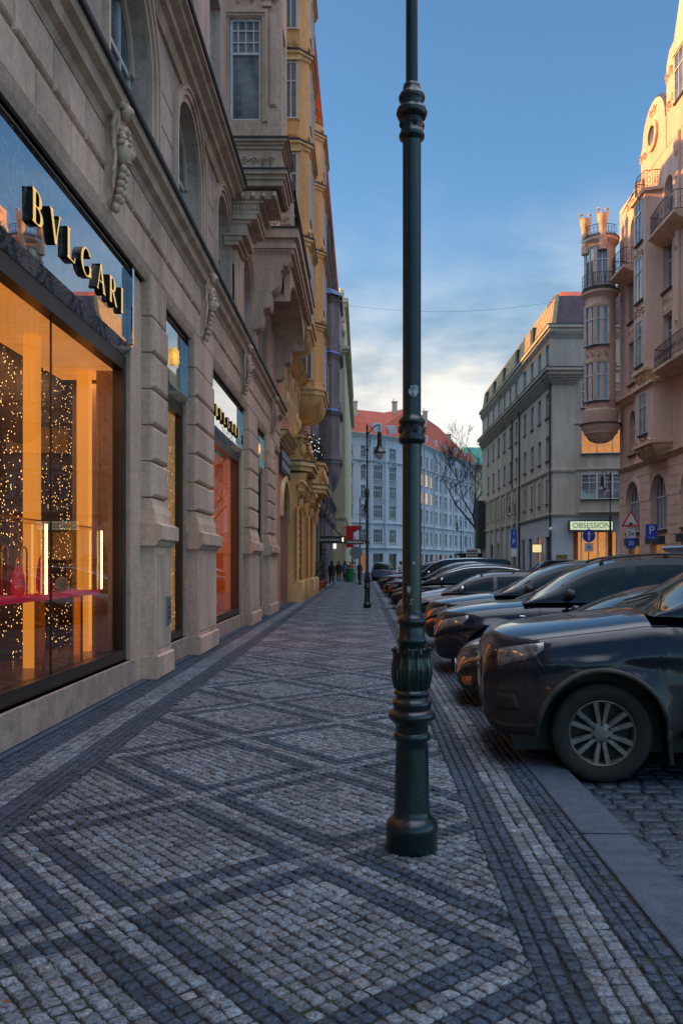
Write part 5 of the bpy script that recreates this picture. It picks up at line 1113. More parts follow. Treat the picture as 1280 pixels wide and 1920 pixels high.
def paint(name, col, dusty=False, rough=.22):
    m, n, l, b = node_mat(name); b.inputs['Coat Roughness'].default_value = .03; b.inputs['Coat IOR'].default_value = 1.4; b.inputs['Specular IOR Level'].default_value = .2; b.inputs['Metallic'].default_value = 0
    ge = n.new('ShaderNodeNewGeometry'); t = n.new('ShaderNodeTexNoise'); t.inputs['Scale'].default_value = 5; t.inputs['Detail'].default_value = 10; t.inputs['Roughness'].default_value = .75; l.new(ge.outputs['Position'], t.inputs[0])
    sp = n.new('ShaderNodeSeparateXYZ'); l.new(ge.outputs['Position'], sp.inputs[0]); r = n.new('ShaderNodeMapRange'); r.inputs[1].default_value = .15; r.inputs[2].default_value = (.95 if dusty else .55); r.inputs[3].default_value = 1; r.inputs[4].default_value = 0; l.new(sp.outputs[2], r.inputs[0])
    q = n.new('ShaderNodeMath'); q.operation = 'MULTIPLY'; l.new(r.outputs[0], q.inputs[0]); l.new(t.outputs[0], q.inputs[1]); q2 = n.new('ShaderNodeMath'); q2.operation = 'MULTIPLY'; q2.inputs[1].default_value = 1.3 if dusty else .4; q2.use_clamp = True; l.new(q.outputs[0], q2.inputs[0])
    x = n.new('ShaderNodeMixRGB'); x.inputs[1].default_value = (*col, 1); x.inputs[2].default_value = (.07, .058, .048, 1); l.new(q2.outputs[0], x.inputs[0]); l.new(x.outputs[0], b.inputs['Base Color'])
    iv = n.new('ShaderNodeMath'); iv.operation = 'SUBTRACT'; iv.inputs[0].default_value = 1; l.new(q2.outputs[0], iv.inputs[1]); l.new(iv.outputs[0], b.inputs['Coat Weight'])
    rr = n.new('ShaderNodeMapRange'); rr.inputs[3].default_value = rough; rr.inputs[4].default_value = .75; l.new(q2.outputs[0], rr.inputs[0]); l.new(rr.outputs[0], b.inputs['Roughness'])
    return m
def make_car(name, label, cat, P):
    L, W = P['L'], P['W']; top, bot = hermite(P['top']), hermite(P.get('bot', [(0, .38), (.12, .26), (.6, .24), (L-.6, .26), (L-.1, .3), (L, .42)]))
    rf = hermite(P['roof']); xa, xb = P['roof'][0][0], P['roof'][-1][0]; r = P['r']; axles = P['axles']; sh = P.get('sh', .08)
    nose, tail = P.get('nose', .5), P.get('tail', .35)
    def hw(x):
        f = 1.
        if x < nose: f -= P.get('nk', .34)*(1-x/nose)**2.6
        if x > L-tail: f -= .2*(1-(L-x)/tail)**2.6
        return W/2*f
    Ra = r+P.get('gap', .055)
    def low(x):
        z = bot(x)
        for a in axles:
            if abs(x-a) < Ra: z = max(z, r+sqrt(Ra*Ra-(x-a)**2)*1.0)
        return z
    g = hermite([(0, .93), (.12, .975), (.35, 1.0), (.62, .995), (.8, .975), (.93, .94), (1, .90)])
    def S(x, t):                                      # t 0..1 up the side, 1..2 over the bonnet to the centre line
        zt = top(x); zs = zt-sh; w_ = hw(x); zb = bot(x); cre = P.get('crease', .012)
        if t <= 1:
            lo_ = low(x); z = lo_+(zs-lo_)*t; q = (z-zb)/(zs-zb); y = w_*g(q)
            y += cre*math.exp(-((q-.74)/.05)**2)-cre*math.exp(-((q-.64)/.05)**2)
            for a in axles:                           # flared wheel arch
                dd = sqrt((x-a)**2+(z-r)**2)-Ra
                if dd < .1: y += P.get('flare', .018)*(1-max(0, dd)/.1)
            return (x, y, z)
        u = t-1; yf = .90*(1-u); return (x, w_*yf, zt-(zt-zs)*(yf/.9)**3.2+.015*u)
    root = thing(name, label, cat, (0, 0, 0), 0, P.get('group'))
    pm = P['paint']
    def arr(n, a, b): return [a+(b-a)*k/n for k in range(n+1)]
    X = sorted(set([round(v, 4) for v in arr(14, 0, .5)+arr(int(L/.09), .5, L-.4)+arr(10, L-.4, L)]+[round(a+s*Ra*k, 4) for a in axles for s in (-1, 1) for k in (1.0, .985, .95, .88, .78, .65)]))
    TS = arr(13, 0, 1)+arr(6, 1, 2)[1:]
    m = MB(); rings = []
    for x in X:
        h = [S(x, t) for t in TS]; rings.append([m.V(p) for p in h]+[m.V((p[0], -p[1], p[2])) for p in h[-2::-1]])
    m.bridge(rings, False); m.f.append(list(rings[0])); m.f.append(list(rings[-1]))
    body = local(m, 'body', pm, root, 40)
    # dark underside and wheel housings
    m = MB(); hwi = W/2-.27
    m.box(.25, L-.25, -hwi, hwi, .2, .62)
    for a in axles:
        for s in (-1, 1):
            A_ = [[m.V((a+(Ra+.02)*cos(pi*k/12), s*y, r+(Ra+.02)*sin(pi*k/12))) for k in range(13)] for y in (hwi-.02, W/2-.05)]; m.bridge(A_, False)
            m.box(a-Ra-.02, a+Ra+.02, min(s*(hwi-.03), s*(hwi-.05)), max(s*(hwi-.03), s*(hwi-.05)), .25, r+Ra+.02)
    local(m, 'underbody', PLAST, root)
    # greenhouse
    tumble = P.get('tumble', .30); wins = P['windows']
    def G(x, v, u=None):
        zb = top(x)-.02; zr = max(rf(x), zb+.001); wb = hw(x)*.895; h = zr-zb
        yr = wb-tumble*h-.02*min(1, h/.3); zrail = zr-.05*min(1, h/.25)
        if u is None: return (x, wb+(yr-wb)*v+.025*sin(pi*v)*min(1, h/.3), zb+(zrail-zb)*v)
        y = yr*(1-u); return (x, y, zr-(zr-zrail)*(1-u)**2.5+.012*u)
    XG = sorted(set([round(v, 4) for v in arr(int((xb-xa)/.05), xa, xb)]+[round(w_, 4) for ab in wins for w_ in ab]))
    VS = [0, .07, .5, .86, 1]; US = [.08, .3, .6, 1]
    parts = {'cab': MB(), 'windshield': MB(), 'rear_window': MB()}; wm = [[MB(), MB()] for _ in wins]
    x_ws, x_rw = P['ws'], P['rw']
    for i in range(len(XG)-1):
        x0, x1 = XG[i], XG[i+1]; xm = (x0+x1)/2
        for s in (0, 1):
            f = lambda p: (p[0], p[1] if s == 0 else -p[1], p[2])
            for v0, v1 in zip(VS[:-1], VS[1:]):
                tgt = parts['cab']
                if .06 < (v0+v1)/2 < .87:
                    for k, (a, b) in enumerate(wins):
                        if a < xm < b: tgt = wm[k][s]
                tgt.poly([f(G(x0, v0)), f(G(x1, v0)), f(G(x1, v1)), f(G(x0, v1))])
            uu = [0]+US
            for u0, u1 in zip(uu[:-1], uu[1:]):
                tgt = parts['cab']
                if u0 > .01: tgt = parts['windshield'] if xm < x_ws else (parts['rear_window'] if xm > x_rw else parts['cab'])
                tgt.poly([f(G(x0, 0, u0)), f(G(x1, 0, u0)), f(G(x1, 0, u1)), f(G(x0, 0, u1))])
    def weld(mb, nm, mt, sm=35):
        me = bpy.data.meshes.new(nm); me.from_pydata(mb.v, [], mb.f); bm = bmesh.new(); bm.from_mesh(me); bmesh.ops.remove_doubles(bm, verts=bm.verts, dist=.0008); bmesh.ops.recalc_face_normals(bm, faces=bm.faces); bm.to_mesh(me); bm.free()
        me.materials.append(mt); me.polygons.foreach_set('use_smooth', [True]*len(me.polygons)); me.set_sharp_from_angle(angle=radians(sm)); o = bpy.data.objects.new(nm, me); C.objects.link(o); o.parent = root; return o
    weld(parts['cab'], 'roof_and_pillars', pm); weld(parts['windshield'], 'windshield', CGLASS); weld(parts['rear_window'], 'rear_window', CGLASS)
    for a in wm:
        for b in a: weld(b, 'side_window', CGLASS)
    def skin(f2, name, mt, off=.006, nx=10, nt=6, both=True, sm=True):   # patch that follows the body; f2(u,v)->(x,t)
        for s in ((1, -1) if both else (1,)):
            m = MB(); R_ = []
            for i in range(nx+1):
                row = []
                for j in range(nt+1):
                    x, t = f2(i/nx, j/nt); p = Vector(S(x, t)); px = Vector(S(x+.01, t))-p; pt = Vector(S(x, min(t+.02, 2)))-p if t < 1.97 else p-Vector(S(x, t-.02))
                    nn = px.cross(pt); nn = nn if nn.y > 0 or nn.z > 0 else -nn
                    if nn.length > 0: nn.normalize()
                    if nn.y < 0: nn = -nn
                    e = min(i, nx-i, j, nt-j); q = p+nn*(off if e > 0 else -.004); row.append(m.V((q.x, q.y*s, q.z)))
                R_.append(row)
            m.bridge(R_, False); local(m, name, mt, root, True)
    hl = P['hl']; skin(lambda u, v: (hl[0]+(hl[1]-hl[0])*u, hl[2]+(hl[3]-hl[2])*v*(1-hl[4]*u)+hl[4]*u*(hl[3]-hl[2])*hl[5]), 'headlight', LENS, .012)
    if 'amber' in P: am = P['amber']; skin(lambda u, v: (am[0]+(am[1]-am[0])*u, am[2]+(am[3]-am[2])*v), 'indicator', ORLENS, .014)
    skin(lambda u, v: (L-.25+.22*u, .55+.3*v), 'tail_light', TAILL, .01)
    # front bumper details and grille on the nose
    zn = lambda q: bot(0)+(top(0)-bot(0))*q; wn = hw(0)
    m = MB(); m.box(-.008, .01, -wn*.55, wn*.55, zn(.52), zn(.86)); gr = local(m, 'grille', PLAST, root)
    for k in range(3): m = MB(); z = zn(.56+.11*k); m.box(-.018, -.008, -wn*.46, wn*.46, z, z+.02); o = local(m, 'bar', CHROME, root); o.parent = gr
    m = MB(); m.box(-.016, -.004, -.25, .25, zn(.28), zn(.28)+.11); local(m, 'licence_plate', PLATE, root)
    m = MB(); m.box(-.008, .02, -wn*.75, wn*.75, zn(.05), zn(.2)); local(m, 'air_intake', PLAST, root)
    # seams
    def seam(pts, rr=.0045, nm='panel_gap'):
        for s in (1, -1):
            m = MB(); m.tube([(p[0], s*(p[1]+.001), p[2]) for p in pts], rr, 5); local(m, nm, PLAST, root)
    for xd in P['doors']: seam([S(xd+.05*(1-abs(t-.5)*1.4)*0, t) for t in arr(10, .04, 1.0)])
    seam([S(x, 1.02) for x in arr(14, .16, P['roof'][0][0]+.1)], .004)
    for xh in P['handles']:
        for s in (1, -1):
            p = S(xh, .80); m = MB(); m.tube([(xh-.1, s*(p[1]+.0), p[2]), (xh-.08, s*(p[1]+.035), p[2]+.005), (xh+.08, s*(p[1]+.035), p[2]+.005), (xh+.1, s*p[1], p[2])], .013, 6); local(m, 'door_handle', P.get('handle_m', pm), root, True)
    if 'mark' in P:
        for s in (1, -1): p = S(P['mark'], .78); m = MB(); m.ell((P['mark'], s*p[1], p[2]), (.06, .008, .014), 8, 5); local(m, 'side_repeater', CHROME, root, True)
    # mirrors
    for s in (1, -1):
        xm_ = P['mirror']; p = G(xm_, .1); m = MB(); m.ell((xm_, s*(p[1]+.14), p[2]+.09), (.075, .11, .08), 12, 8); m.tube([(xm_, s*(p[1]-.02), p[2]+.02), (xm_, s*(p[1]+.1), p[2]+.05)], .025, 6); mr = local(m, 'mirror', P.get('mirror_m', pm), root, True)
        m = MB(); m.ell((xm_+.045, s*(p[1]+.14), p[2]+.09), (.04, .095, .066), 12, 8); o = local(m, 'mirror_glass', CGLASS, root, True); o.parent = mr
    if P.get('chrome'):
        for s in (1, -1):
            m = MB(); m.tube([(q[0], s*(q[1]+.004), q[2]) for q in [G(x, .9) for x in arr(24, wins[0][0]+.05, wins[-1][1]-.05)]], .010, 5); local(m, 'window_trim', CHROME, root)
    if P.get('rails'):
        for s in (1, -1):
            q = [G(x, 1) for x in arr(12, x_ws+.15, x_rw-.2)]; m = MB(); m.tube([(a[0], s*(a[1]-.05), a[2]+.065) for a in q], .018, 6)
            for a in (q[0], q[6], q[-1]): m.box(a[0]-.03, a[0]+.03, min(s*(a[1]-.065), s*(a[1]-.035)), max(s*(a[1]-.065), s*(a[1]-.035)), a[2]-.01, a[2]+.06)
            local(m, 'roof_rail', PLAST, root)
    for s in (1, -1):
        m = MB()
        base = (P['roof'][0][0]+.12)
        p, q_ = G(base-.02, 0, .25), G(base+.12, 0, .9); m.tube([(p[0]-.02, s*p[1], p[2]+.012), (q_[0], s*q_[1], q_[2]+.012)], .007, 5); local(m, 'wiper', PLAST, root)
    # wheels
    rr = r*P.get('rim', .68); ns = P.get('spokes', 5); am_ = P.get('alloy', ALLOY)
    def wheel(a, s):
        yo = W/2*.985-.0; T_ = lambda x, y, z: (a+x, s*(yo-y), r+z)
        m = MB(); prof = [(rr*.97, .03), (rr+.015, .012), (r*.86, .0), (r*.95, .012), (r*.99, .03), (r, .06), (r, .17), (r*.98, .205), (r*.86, .225), (rr*.97, .2)]
        R_ = [[m.V(T_(q*cos(2*pi*k/40), y, q*sin(2*pi*k/40))) for k in range(40)] for q, y in prof]; m.bridge(R_)
        for k in range(40):
            a0 = 2*pi*k/40; 
            R2 = [m.V(T_(q*cos(a0+da), y, q*sin(a0+da))) for q, y, da in ((r*1.004, .05, 0), (r*1.004, .05, .08), (r*1.004, .19, .12), (r*1.004, .19, .04))]; m.f.append(R2)
        w_ = local(m, 'wheel', TYRE, root, 50)
        m = MB(); prof = [(rr, .025), (rr*.97, .018), (rr*.93, .03), (rr*.9, .06), (rr*.88, .2)]
        R_ = [[m.V(T_(q*cos(2*pi*k/40), y, q*sin(2*pi*k/40))) for k in range(40)] for q, y in prof]; m.bridge(R_)
        for k in range(ns):
            for e in ((-.2, .2) if P.get('double') else (0,)):
                a0 = 2*pi*k/ns+pi/2
                wd0, wd1 = (.014, .018) if P.get('double') else (.026, .036)
                a1 = a0+e; c0 = (cos(a0+e*1.3), sin(a0+e*1.3)); c1 = (cos(a0+e), sin(a0+e)); n0 = (-sin(a0+e), cos(a0+e))
                def q(rad, cc, w2, y): return [T_(rad*cc[0]+n0[0]*w2*sg, y, rad*cc[1]+n0[1]*w2*sg) for sg in (-1, 1)]
                A0 = q(.05, c0, wd0, .045); A1 = q(rr*.95, c1, wd1, .025); B0 = q(.05, c0, wd0*1.5, .08); B1 = q(rr*.95, c1, wd1*1.25, .075)
                v = [m.V(p) for p in A0+A1[::-1]+B0+B1[::-1]]; m.f += [[v[0], v[1], v[2], v[3]], [v[0], v[3], v[7], v[4]], [v[1], v[2], v[6], v[5]], [v[2], v[3], v[7], v[6]]]
        R_ = [[m.V(T_(q*cos(2*pi*k/20), y, q*sin(2*pi*k/20))) for k in range(20)] for q, y in ((.085, .09), (.083, .045), (.06, .035), (.03, .03), (.002, .03))]; m.bridge(R_)
        o = local(m, 'rim', am_, root, 40); o.parent = w_
        m = MB(); R_ = [[m.V(T_(q*cos(2*pi*k/24), y, q*sin(2*pi*k/24))) for k in range(24)] for q, y in ((rr*.95, .12), (.002, .12))]; m.bridge(R_); o = local(m, 'brake_disc', PLAST, root); o.parent = w_
        m = MB()
        for k in range(6 if P.get('double') else 5):
            a0 = 2*pi*k/(6 if P.get('double') else 5)+.5; cx, cz = .066*cos(a0)*1.0, .066*sin(a0)
            R_ = [[m.V(T_(cx*1.05+.012*cos(2*pi*j/6), y, cz*1.05+.012*sin(2*pi*j/6))) for j in range(6)] for y in (.05, .028)]; m.bridge(R_); m.f.append(R_[1])
        o = local(m, 'wheel_nuts', PLAST, root); o.parent = w_; o['kind'] = 'stuff' if False else 'thing'
        del o['kind']
    for a in axles:
        for s in (1, -1): wheel(a, s)
    return root, S, G, skin, seam
PG = 'cars parked nose in along the kerb'
KD = -.105
cars = []
# the large off-roader beside the kerb
P1 = dict(L=4.78, W=1.90, r=.385, axles=[.90, 3.69], paint=paint('dusty_black_paint', (.006, .008, .018), True), group=PG, sh=.10, nose=.62, nk=.30, crease=.02, gap=.10, flare=.05, rim=.67, spokes=6, double=True, alloy=ALLOYD,
    top=[(0, .98), (.05, 1.08), (.14, 1.14), (.5, 1.205), (1.0, 1.27), (1.35, 1.31), (1.8, 1.29), (3.2, 1.29), (4.4, 1.3), (4.7, 1.2), (4.78, 1.05)],
    bot=[(0, .50), (.05, .40), (.18, .34), (.45, .36), (1.4, .36), (3.2, .38), (4.5, .42), (4.78, .5)],
    roof=[(1.30, 1.29), (1.5, 1.4), (2.1, 1.75), (2.35, 1.83), (2.9, 1.87), (3.8, 1.87), (4.4, 1.82), (4.6, 1.62), (4.74, 1.22)], ws=2.25, rw=4.45,
    windows=[(1.62, 2.52), (2.60, 3.40), (3.5, 4.38)], doors=[1.52, 2.57, 3.42], handles=[2.38, 3.25], mirror=1.82, hl=(.10, .47, .77, .99, .45, .85), tumble=.22, rails=True)
c1, S1, G1, sk1, sm1 = make_car('offroad_car', 'large dusty black off-road car with mud flaps, nose over the kerb, nearest the camera', 'car', P1)
for s in (1, -1):                                      # arch lips and mud flaps
    for a in P1['axles']:
        m = MB(); Ra = P1['r']+.10; m.tube([(a+(Ra+.012)*cos(t), s*(S1(a+(Ra+.012)*cos(t), .02)[1]+.004), P1['r']+(Ra+.012)*sin(t)) for t in [pi*k/20-.12 for k in range(22)]], .022, 6); local(m, 'wheel_arch_lip', mat('dusty_arch_lip', (.075, .062, .05), .7, .3, 9), c1, True)
        m = MB(); x = a+Ra+.02; m.prismy([(x, .16), (x+.03, .16), (x-.0, .62), (x-.04, .62)], s*.72, s*.93); local(m, 'mud_flap', PLAST, c1)
m = MB(); m.prismy([(.42, .2), (.46, .2), (.44, .5), (.4, .5)], .74, .92); m.prismy([(.42, .2), (.46, .2), (.44, .5), (.4, .5)], -.92, -.74) if 0 else None; local(m, 'mud_flap', PLAST, c1)
sk1(lambda u, v: (.02+.42*u, .0+.13*v), 'bumper_lip', PLAST, .014)
sk1(lambda u, v: (.09+.2*u*(1-.3*v), .27+.2*v), 'fog_lamp_recess', PLAST, .01)
m = MB(); m.box(1.5, 3.2, -.98, .98, .36, .42); local(m, 'side_step', PLAST, c1)
sm1([S1(.50-.12*t, .35+.6*t) for t in [k/8 for k in range(9)]])

c1.location = (1.05, 7.45, KD); c1.rotation_euler = (0, 0, radians(-6))
# low hatchback with amber reflections
P2 = dict(L=4.33, W=1.80, r=.33, axles=[.90, 3.50], paint=paint('deep_grey_paint', (.02, .02, .024)), group=PG, sh=.09, nose=.75, nk=.40, crease=.016, spokes=7,
    top=[(0, .55), (.05, .66), (.2, .76), (.6, .87), (1.0, .95), (1.35, .99), (2.2, 1.0), (3.6, 1.04), (4.2, 1.0), (4.33, .85)],
    roof=[(.98, .95), (1.3, 1.08), (1.9, 1.34), (2.4, 1.45), (3.0, 1.46), (3.7, 1.38), (4.2, 1.06)], ws=1.95, rw=3.75, windows=[(1.35, 2.35), (2.45, 3.4)], doors=[1.35, 2.42, 3.3], handles=[2.25, 3.15], mirror=1.55, hl=(.05, .8, .80, 1.0, .5, .9), chrome=True)
c2 = make_car('hatchback', 'low dark grey hatchback with amber lit headlight squeezed beside the dusty off-road car', 'car', P2)
c2[3](lambda u, v: (.06+.3*u, .86+.06*v), 'indicator', ORLENS, .02); c2[3](lambda u, v: (.05+.12*u, .2+.3*v), 'amber_reflection', ORLENS, .006)  # amber patches paint in orange reflections on headlight and bumper
c2[0].location = (1.12, 10.0, KD); c2[0].rotation_euler = (0, 0, radians(-6))
# tall estate-like SUV with pale headlamp
P3 = dict(L=4.75, W=1.90, r=.375, axles=[.86, 3.72], paint=paint('blue_black_paint', (.006, .009, .02)), group=PG, sh=.09, nose=.7, nk=.36, crease=.02, gap=.07, flare=.04, spokes=5,
    top=[(0, .78), (.05, .90), (.18, .99), (.6, 1.07), (1.2, 1.13), (1.5, 1.16), (3.0, 1.17), (4.4, 1.2), (4.65, 1.15), (4.75, .95)], bot=[(0, .42), (.1, .32), (.5, .3), (4.4, .34), (4.75, .45)],
    roof=[(1.28, 1.13), (1.55, 1.27), (2.15, 1.63), (2.6, 1.77), (3.2, 1.82), (4.0, 1.80), (4.45, 1.72), (4.6, 1.5), (4.7, 1.18)], ws=2.25, rw=4.42, windows=[(1.6, 2.72), (2.86, 3.9), (3.98, 4.38)], doors=[1.5, 2.8, 3.75], handles=[2.6, 3.6], mirror=1.9, hl=(.05, .5, .76, 1.0, .3, .7), mark=1.25, mirror_m=PLAST, rails=True)
c3 = make_car('suv_car', 'blue black SUV with large blue reflecting side windows, second tall car from the camera', 'car', P3); c3[0].location = (1.12, 12.9, KD); c3[0].rotation_euler = (0, 0, radians(-6))
P4 = dict(P3); P4.update(L=4.57, paint=paint('gloss_black_paint', (.004, .004, .005)), axles=[.82, 3.6], top=[(0, .76), (.05, .88), (.2, .98), (.7, 1.06), (1.3, 1.12), (3.0, 1.15), (4.2, 1.18), (4.5, 1.12), (4.57, .95)], roof=[(1.3, 1.11), (1.6, 1.25), (2.2, 1.58), (2.7, 1.72), (3.3, 1.76), (3.9, 1.72), (4.3, 1.6), (4.45, 1.4), (4.52, 1.13)], rw=4.28, windows=[(1.65, 2.72), (2.85, 3.7), (3.8, 4.2)], hl=(.05, .42, .74, .98, .2, .7), amber=(.04, .3, .52, .66), rails=False)
c4 = make_car('compact_suv', 'gloss black compact SUV with amber marker under its headlight', 'car', P4); c4[0].location = (1.22, 16.3, KD); c4[0].rotation_euler = (0, 0, radians(-6))
PW = dict(L=4.60, W=1.78, r=.32, axles=[.9, 3.5], group=PG, sh=.08, nose=.7, nk=.36, spokes=5, paint=paint('taupe_grey_paint', (.13, .115, .115), rough=.3),
    top=[(0, .55), (.05, .66), (.2, .74), (.7, .84), (1.2, .92), (1.5, .95), (3.2, .97), (4.3, 1.0), (4.52, .95), (4.6, .8)], roof=[(1.2, .92), (1.5, 1.05), (2.1, 1.36), (2.6, 1.46), (3.3, 1.48), (4.0, 1.43), (4.35, 1.3), (4.52, .97)], ws=2.1, rw=4.1, windows=[(1.5, 2.55), (2.65, 3.5), (3.6, 4.1)], doors=[1.42, 2.6, 3.5], handles=[2.4, 3.35], mirror=1.75, hl=(.05, .5, .74, .98, .3, .8), rails=True, mirror_m=CHROME, handle_m=CHROME)
c5 = make_car('estate_car', 'taupe grey estate car with bright alloy wheels behind the lamp post', 'car', PW); c5[0].location = (.92, 22.6, KD); c5[0].rotation_euler = (0, 0, radians(-6))
P6 = dict(PW); P6.update(paint=paint('silver_paint', (.34, .34, .36), rough=.28), L=4.5, rails=False, top=[(0, .55), (.05, .66), (.2, .74), (.7, .86), (1.2, .94), (1.5, .97), (3.2, .98), (4.1, 1.04), (4.42, .98), (4.5, .8)], roof=[(1.2, .94), (1.5, 1.07), (2.1, 1.36), (2.6, 1.47), (3.2, 1.47), (3.8, 1.3), (4.15, 1.06)], windows=[(1.5, 2.55), (2.65, 3.5)], rw=3.5)
c6 = make_car('saloon_car', 'silver saloon car just beyond the taupe estate car', 'car', P6); c6[0].location = (1.5, 26.0, KD); c6[0].rotation_euler = (0, 0, radians(-6))
P7 = dict(PW); P7.update(paint=MATS['gloss_black_paint'], L=4.9, W=1.86, r=.34, axles=[.95, 3.8], chrome=True, rails=False, top=[(0, .6), (.05, .72), (.2, .8), (.7, .92), (1.2, 1.0), (1.5, 1.03), (3.2, 1.05), (4.5, 1.1), (4.8, 1.03), (4.9, .85)], roof=[(1.0, .98), (1.4, 1.18), (2.1, 1.5), (2.8, 1.66), (3.5, 1.68), (4.2, 1.6), (4.6, 1.42), (4.85, 1.04)], windows=[(1.4, 2.6), (2.7, 3.7), (3.8, 4.4)], rw=4.4)
c7 = make_car('people_carrier', 'black people carrier with a bright trim line arching over its windows', 'car', P7); c7[0].location = (1.05, 29.6, KD); c7[0].rotation_euler = (0, 0, radians(-6))
P8 = dict(P7); P8.update(L=5.0, W=1.92, r=.35, chrome=False, paint=MATS['blue_black_paint'], top=[(0, .7), (.06, .9), (.2, 1.0), (.7, 1.12), (1.0, 1.18), (3.2, 1.2), (4.8, 1.22), (4.95, 1.1), (5.0, .9)], roof=[(.85, 1.16), (1.2, 1.42), (1.7, 1.78), (2.2, 1.9), (3.5, 1.94), (4.6, 1.9), (4.85, 1.8), (4.95, 1.22)], ws=1.6, rw=4.75, windows=[(1.15, 2.1), (2.2, 3.5), (3.6, 4.6)], doors=[1.1, 2.15, 3.55], handles=[2.0], mirror=1.4, tumble=.14)
c8 = make_car('van', 'tall dark blue van among the parked cars behind the lamp post', 'van', P8); c8[0].location = (1.5, 36.5, KD); c8[0].rotation_euler = (0, 0, radians(-6))
def clone(src, loc, label, rz=radians(-6), group=PG):
    o = copy_tree(src); o.location = loc; o.rotation_euler = (0, 0, rz); o['label'] = label
    if group: o['group'] = group
    return o
clone(c4[0], (1.05, 33.3, KD), 'black SUV between the people carrier and the dark van')
clone(c2[0], (1.0, 40.6, KD), 'dark hatchback just past the dark blue van')
clone(c3[0], (.95, 44.5, KD), 'dark SUV standing farthest along the kerb before the gap')
clone(c7[0], (1.1, 49.0, KD), 'black car small with distance beyond the last dark SUV')
clone(c2[0], (1.0, 54.0, KD), 'dark car farthest away in the row nosed to the kerb')
# cars in the middle distance seen from behind and across the road
P9 = dict(P3); P9.update(paint=paint('steel_blue_paint', (.07, .10, .15)), group='', rails=False)
c9 = make_car('hatchback_rear', 'steel blue car seen from behind on the road near the people', 'car', P9); c9[0].location = (2.3, 80, KD); c9[0].rotation_euler = (0, 0, radians(-98)); c9[0].name = 'suv_car'
OG = 'cars parked across the road'
for k, (x, y, src, lb) in enumerate(((10.3, 56, c8, 'dark van across the road below the blue parking sign'), (9.3, 50, c7, 'black car across the road with its roof showing beside the arrow sign'), (10.2, 43.5, c3, 'dark SUV across the road in front of the rose house'), (10.2, 66, c4, 'black SUV across the road near the far grey lamp'), (10.4, 76, c2, 'dark hatchback farthest away across the road'))):
    clone(src[0], (x, y, KD), lb, radians(180) if k % 2 else 0, OG)
oc = clone(c3[0], (6.6, 11.0, KD), 'dark car with raised tailgate just showing at the right edge', 0, None)
if 'group' in oc: del oc['group']
if 1: pass
tg = MB(); tg.prismy([(4.45, 1.80), (4.5, 1.75), (5.35, 1.98), (5.45, 2.06), (5.4, 2.1), (4.5, 1.86)], -.72, .72); t_ = local(tg, 'raised_tailgate', MATS['blue_black_paint'], oc); oc.location = (.2, 0, 0)
oc.rotation_euler = (0, 0, radians(180)); oc.location = (12.5, 19.0, KD)
# ================================================================= street lamps
GREENP = mat('dark_green_cast_iron', (.003, .017, .017), .3, .45, 10, .12, 90, coat=.3, col2=(.0015, .008, .009))
LAMPG = mat('frosted_lamp_glass', (.55, .5, .48), .35, .05, 8)
prof = [(.135, -.03), (.145, -.01), (.145, .105), (.148, .12), (.14, .155), (.118, .175), (.104, .19), (.10, .22), (.0915, .56), (.088, .60), (.10, .612), (.104, .63), (.10, .648), (.09, .655), (.092, .69), (.098, .70), (.112, .715), (.131, .735), (.134, .75), (.122, .772), (.104, .782), (.106, .80), (.112, .812), (.106, .83), (.094, .838), (.09, .85), (.094, .862), (.102, .872), (.096, .888), (.086, .895), (.088, .93), (.096, .96), (.098, 1.0), (.092, 1.05), (.084, 1.09), (.075, 1.105), (.075, 1.15), (.083, 1.158), (.083, 1.175), (.074, 1.185), (.071, 1.24), (.071, 1.255), (.079, 1.262), (.079, 1.285), (.068, 1.30), (.056, 1.315), (.0545, 1.34), (.0525, 2.265), (.07, 2.275), (.076, 2.29), (.076, 2.305), (.068, 2.32), (.068, 2.375), (.075, 2.385), (.075, 2.40), (.06, 2.415), (.0515, 2.43), (.0515, 3.96), (.056, 3.975), (.07, 3.985), (.073, 4.0), (.065, 4.02), (.061, 4.03), (.061, 4.09), (.078, 4.10), (.088, 4.125), (.082, 4.15), (.064, 4.16), (.06, 4.185), (.072, 4.2), (.075, 4.215), (.066, 4.235), (.05, 4.25), (.05, 4.27), (.047, 4.285), (.034, 4.295), (.033, 5.2), (.045, 5.21), (.05, 5.23), (.045, 5.25), (.032, 5.26), (.03, 5.6), (.05, 5.62), (.055, 5.66), (.045, 5.7), (.028, 5.72), (.028, 6.2), (.05, 6.22), (.05, 6.26), (.03, 6.3), (.03, 6.42), (.045, 6.44), (.03, 6.5), (.005, 6.58)]
